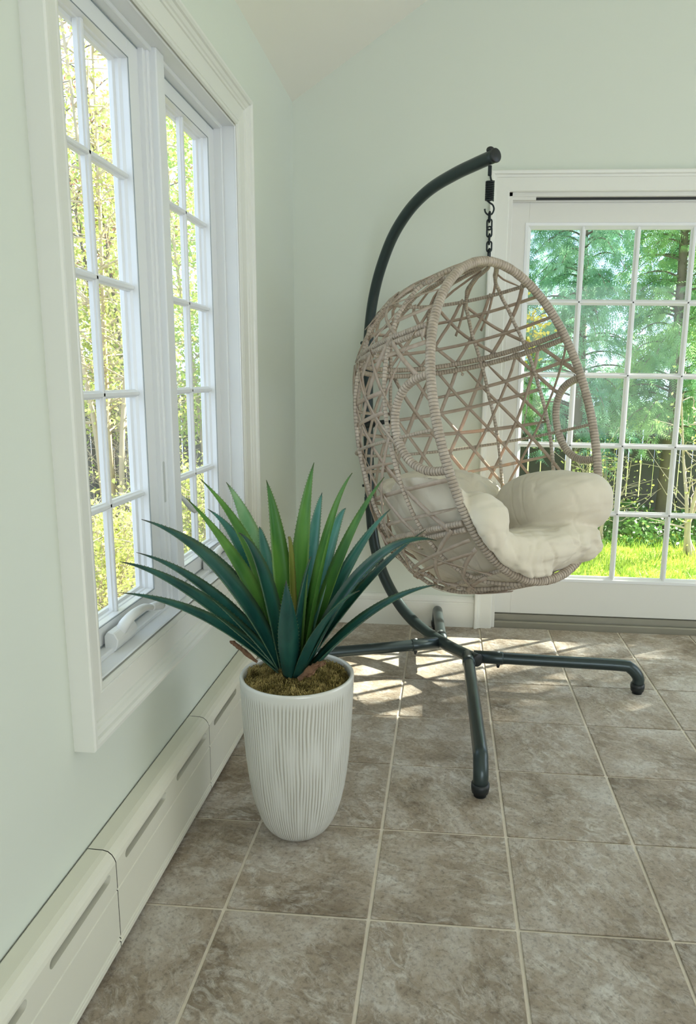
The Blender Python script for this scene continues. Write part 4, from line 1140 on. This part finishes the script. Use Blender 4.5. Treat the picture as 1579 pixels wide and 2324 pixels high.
# ground cover with small white flowers
M['cover'] = leafy('ground_cover', (0.06, 0.20, 0.035), (0.20, 0.40, 0.08), 0.3, 4)
M['flower'] = plain('white_petal', (0.85, 0.86, 0.80), 0.6)
gc = thing('ground_cover', 'low green ground cover with tiny white flowers along the fence foot', 'plants', (2, 4.7, GZ))
n_ = 15000
cx_ = nrg.uniform(-0.5, 7, n_); cy_ = nrg.uniform(4.05, 5.35, n_)
hh = 0.30*np.clip((cy_-4.0)/0.4, 0, 1)*(0.75 + 0.25*np.sin(cx_*5)*np.cos(cy_*6))
C_ = np.stack([cx_, cy_, GZ + nrg.uniform(0.15, 1, n_)*hh], 1) - np.array([2, 4.7, GZ])
fan_mesh('foliage', *scatter_quads(C_, .060, .7, .4), M['cover'], gc, kind='stuff')
sel = nrg.choice(n_, 900, replace=False); Cf = C_[sel].copy(); Cf[:, 2] = hh[sel] + nrg.uniform(.0, .05, 900)
keep = nrg.random(900) < (0.35 + 0.65*(np.sin((Cf[:, 0]+2)*2.3) > 0))
fan_mesh('flowers', *scatter_quads(Cf[keep], .030, 1.0, .7), M['flower'], gc, kind='stuff')

# fence
M['fence'] = plain('weathered_board', (0.115, 0.105, 0.085), 0.9, noise=0.35, nscale=6)
fence = thing('board_fence', 'weathered grey board fence with light gaps behind the garden', 'fence', (0, 5.55, GZ))
bw = 0.150; me = None
bm = nbox(-0.069, 0.069, -0.010, 0.010, 0.0, 1.42, 0.003); fme = bpy.data.meshes.new('board'); bm.to_mesh(fme); bm.free(); fme.materials.append(M['fence'])
for i in range(-52, 56):
    o = bpy.data.objects.new('board', fme); COL.objects.link(o); o.parent = fence
    o.location = (i*bw + rnd.uniform(-.003, .003), 0, rnd.uniform(0, .02)); o.rotation_euler = (0, rnd.uniform(-.004, .004), 0)
for z in (0.25, 1.15):
    put('rail', nbox(-7.9, 8.3, 0.011, 0.05, z-.04, z+.04), M['fence'], fence)

# conifer hedge behind the door
M['bark'] = plain('bark_grey', (0.20, 0.16, 0.125), 0.9, noise=0.3, nscale=14, bump=0.4, bscale=30)
M['barkpale'] = plain('bark_pale', (0.50, 0.41, 0.30), 0.85, noise=0.25, nscale=10)
M['cedar'] = leafy('cedar_spray', (0.20, 0.42, 0.22), (0.46, 0.66, 0.28), 0.6, 1.6)
M['cedar2'] = leafy('cedar_spray_blue', (0.22, 0.46, 0.32), (0.42, 0.65, 0.42), 0.6, 1.6)
def spray(V_, F, p, d, L_, w):
    """flat fern-like spray: stem with paired pointed leaflets"""
    d = d/np.linalg.norm(d); sd_ = np.cross(d, nrg.normal(size=3)); sd_ /= np.linalg.norm(sd_)
    nl_ = 7
    for i in range(nl_):
        t = i/nl_; q = p + d*L_*t; l_ = w*(1-t*0.75)
        for sg in (-1, 1):
            tipp = q + (sd_*sg*0.75 + d*0.65)*l_ + np.array([0, 0, -l_*0.18]); b0 = len(V_)
            V_ += [q, q + d*l_*0.30, tipp]; F.append((b0, b0+1, b0+2))
    b0 = len(V_); V_ += [p - sd_*.003, p + sd_*.003, p + d*L_*1.1]; F.append((b0, b0+1, b0+2))
def conifer(x, y, h, r, lab, mat, nb=150, seed=0, low=0.0):
    rg = np.random.default_rng(seed)
    t = thing('cedar_tree', lab, 'tree', (x, y, GZ), 'cedars behind the patio door')
    bm = bmesh.new(); tube(bm, [(0, 0, -0.05), (0.03, 0.02, h*.35), (-0.02, 0.03, h*.7), (0, 0, h)], [.085, .07, .04, .012], 8)
    put('trunk', bm, M['bark'], t, True)
    bb = bmesh.new(); V_, F = [], []
    for i in range(nb):
        z = low + (h-low)*(i + rg.random())/nb; rr = r*(1 - (z/h)**1.6*0.75)*rg.uniform(.65, 1.08); a = rg.uniform(0, 6.283)
        d = np.array([math.cos(a), math.sin(a), 0.0])
        pts = [np.array([0, 0, z]), d*rr*.35 + [0, 0, z + .10*rr], d*rr*.7 + [0, 0, z + .04*rr], d*rr + [0, 0, z - .22*rr]]
        P = spline(pts, 9); tube(bb, P, np.linspace(.012, .003, len(P)), 4, caps=False)
        for k in range(2, len(P)):
            for q in range(5):
                dd_ = d*rg.uniform(-.1, .9) + np.array([-d[1], d[0], 0])*rg.uniform(-1, 1) + np.array([0, 0, rg.uniform(-1.2, .1)])
                spray(V_, F, P[k] + rg.normal(0, .05, 3), dd_, rg.uniform(.14, .26), rg.uniform(.05, .085))
    put('branches', bb, M['bark'], t)
    fan_mesh('foliage', np.array(V_), np.array(F), mat, t, kind='stuff')
conifer(1.15, 4.9, 4.6, 0.85, 'blue-green cedar tree seen through the leftmost door panes', M['cedar'], 120, 1, 1.25)
conifer(2.15, 5.0, 5.0, 0.95, 'dark cedar tree behind the middle of the patio door', M['cedar2'], 140, 2, 1.05)
conifer(3.15, 4.8, 4.8, 0.95, 'bright green cedar tree towards the right edge of the patio door', M['cedar'], 140, 3, 1.15)

# broadleaf trees and shrubs
def broadleaf(name, x, y, h, spread, lab, leafmat, bark, nstem=3, nleaf=5000, lsize=.05, low=.35, seed=0, cat='tree', group=None, thick=.028, clump=0.16, nb=3):
    rg = np.random.default_rng(seed)
    t = thing(name, lab, cat, (x, y, GZ), group)
    bm = bmesh.new(); tips = []
    stems = bmesh.new()
    for s in range(nstem):
        a = 6.283*s/nstem + rg.uniform(-.5, .5); sp = spread*rg.uniform(.25, .6)
        top_ = np.array([math.cos(a)*sp, math.sin(a)*sp, h*rg.uniform(.85, 1.05)])
        P = spline([np.array([math.cos(a)*.05, math.sin(a)*.05, -.05]), top_*[.25, .25, .3] + rg.normal(0, .05, 3), top_*[.6, .6, .65] + rg.normal(0, .07, 3), top_], 24)
        tube(stems, P, np.linspace(thick, thick*.2, len(P)), 6, caps=False)
        for k in range(int(len(P)*low), len(P)):
            for q in range(nb):
                a2 = rg.uniform(0, 6.283); l_ = spread*rg.uniform(.25, .75)*(1.15 - k/len(P))+.15
                d = np.array([math.cos(a2), math.sin(a2), rg.uniform(.0, .9)])
                B = spline([P[k], P[k] + d*l_*.5 + rg.normal(0, .04, 3), P[k] + d*l_ + rg.normal(0, .07, 3)], 6)
                tube(bm, B, np.linspace(thick*.28, .002, len(B)), 4, caps=False)
                tips += [B[i] for i in range(2, len(B))]
    put('stems', stems, M[bark], t, True); put('twigs', bm, M[bark], t)
    tips = np.array(tips)
    C_ = tips[rg.integers(0, len(tips), nleaf)] + rg.normal(0, clump*.5, (nleaf, 3))
    fan_mesh('foliage', *scatter_quads(C_, lsize, .62, .2), M[leafmat], t, kind='stuff')
    return t
M['spring'] = leafy('spring_leaf', (0.52, 0.58, 0.13), (0.76, 0.79, 0.32), 0.5, 2.5)
M['spring2'] = leafy('fresh_leaf', (0.36, 0.55, 0.10), (0.62, 0.74, 0.20), 0.5, 2.5)
M['redbud'] = leafy('reddish_leaf', (0.40, 0.17, 0.12), (0.62, 0.36, 0.22), 0.4, 2.5)
M['yellow'] = leafy('yellow_leaf', (0.70, 0.52, 0.03), (0.88, 0.72, 0.10), 0.4, 3)
GT = 'young trees beyond the left window'
broadleaf('garden_tree', -1.75, 1.75, 4.8, 1.0, 'slender multi-stem tree with yellow spring leaves nearest the left window', 'spring', 'barkpale', 4, 6500, .034, .35, 1, group=GT, nb=3)
broadleaf('garden_tree', -2.75, 2.25, 5.4, 1.2, 'taller yellow-leaved tree at the near edge of the window', 'spring', 'bark', 4, 7500, .036, .3, 2, group=GT, nb=3)
broadleaf('garden_tree', -1.45, 3.15, 5.0, 1.0, 'fresh green young tree seen through the far casement', 'spring2', 'barkpale', 3, 12000, .038, .3, 3, group=GT, nb=2)
broadleaf('garden_tree', -2.55, 3.9, 5.6, 1.3, 'reddish-leaved tree high between the yellow ones', 'redbud', 'bark', 3, 3600, .036, .5, 4, group=GT, nb=2)
broadleaf('garden_tree', -3.9, 3.6, 4.0, 1.4, 'green bushy tree furthest towards the left behind the yellow trees', 'spring2', 'barkpale', 5, 20000, .055, .15, 5, group=GT, nb=2)
broadleaf('garden_tree', -1.2, 4.6, 4.0, 1.3, 'green tree in front of the fence behind the far casement', 'spring2', 'barkpale', 5, 18000, .055, .2, 6, group=GT, nb=2)
broadleaf('garden_tree', -3.0, 4.9, 4.6, 1.5, 'pale green tree along the fence behind the reddish one', 'spring', 'barkpale', 5, 18000, .055, .25, 7, group=GT, nb=2)
GS = 'clipped shrubs below the left window'
for (x, y, h, sp, sd_, lab) in ((-1.35, 0.75, 0.85, .55, 11, 'yellow-green shrub nearest below the near casement'), (-1.15, 1.75, 0.95, .55, 12, 'yellow-green shrub below the far casement'), (-2.35, 1.2, 0.9, .6, 13, 'yellow-green shrub behind the nearest one at the left')):
    broadleaf('garden_shrub', x, y, h, sp, lab, 'spring', 'barkpale', 7, 7000, .030, .2, sd_, 'shrub', GS, .010, .14, nb=2)
broadleaf('bare_shrub', -1.95, 2.55, 1.7, .9, 'tangle of bare pale twigs in front of the fence at the left', 'spring2', 'barkpale', 8, 500, .03, .15, 21, 'shrub', None, .010, nb=2)
broadleaf('bare_shrub', 2.35, 4.15, 1.05, .8, 'bare pale branches with few leaves before the fence at right', 'spring', 'barkpale', 4, 420, .040, .3, 22, 'shrub', None, .014, nb=1)
broadleaf('bare_shrub', 3.15, 3.75, 1.65, .7, 'arching pale bare branch at the right edge of the door', 'spring', 'barkpale', 3, 220, .045, .3, 23, 'shrub', None, .026, nb=1)
broadleaf('yellow_shrub', 1.42, 4.25, 2.4, .35, 'thin shrub with bright yellow blossom at the left of the door', 'yellow', 'bark', 3, 420, .05, .8, 24, 'shrub', None, .012, .10, nb=1)
# unseen cedar added on the right to keep sun off half the door
conifer(6.6, 2.0, 9.0, 1.50, 'tall broad cedar added out of view on the right to block sun', M['cedar2'], 520, 9, 1.6)
# fallen stick on the lawn
bm = bmesh.new(); tube(bm, spline([(1.62, 3.62, GZ+.02), (1.74, 3.52, GZ+.03), (1.88, 3.55, GZ+.05), (1.96, 3.66, GZ+.12), (2.03, 3.80, GZ+.20)], 20), np.linspace(.010, .014, 21), 6)
st = put('fallen_branch', bm, M['barkpale'], None, True); st['label'] = 'short pale crooked branch lying on the lawn'; st['category'] = 'branch'
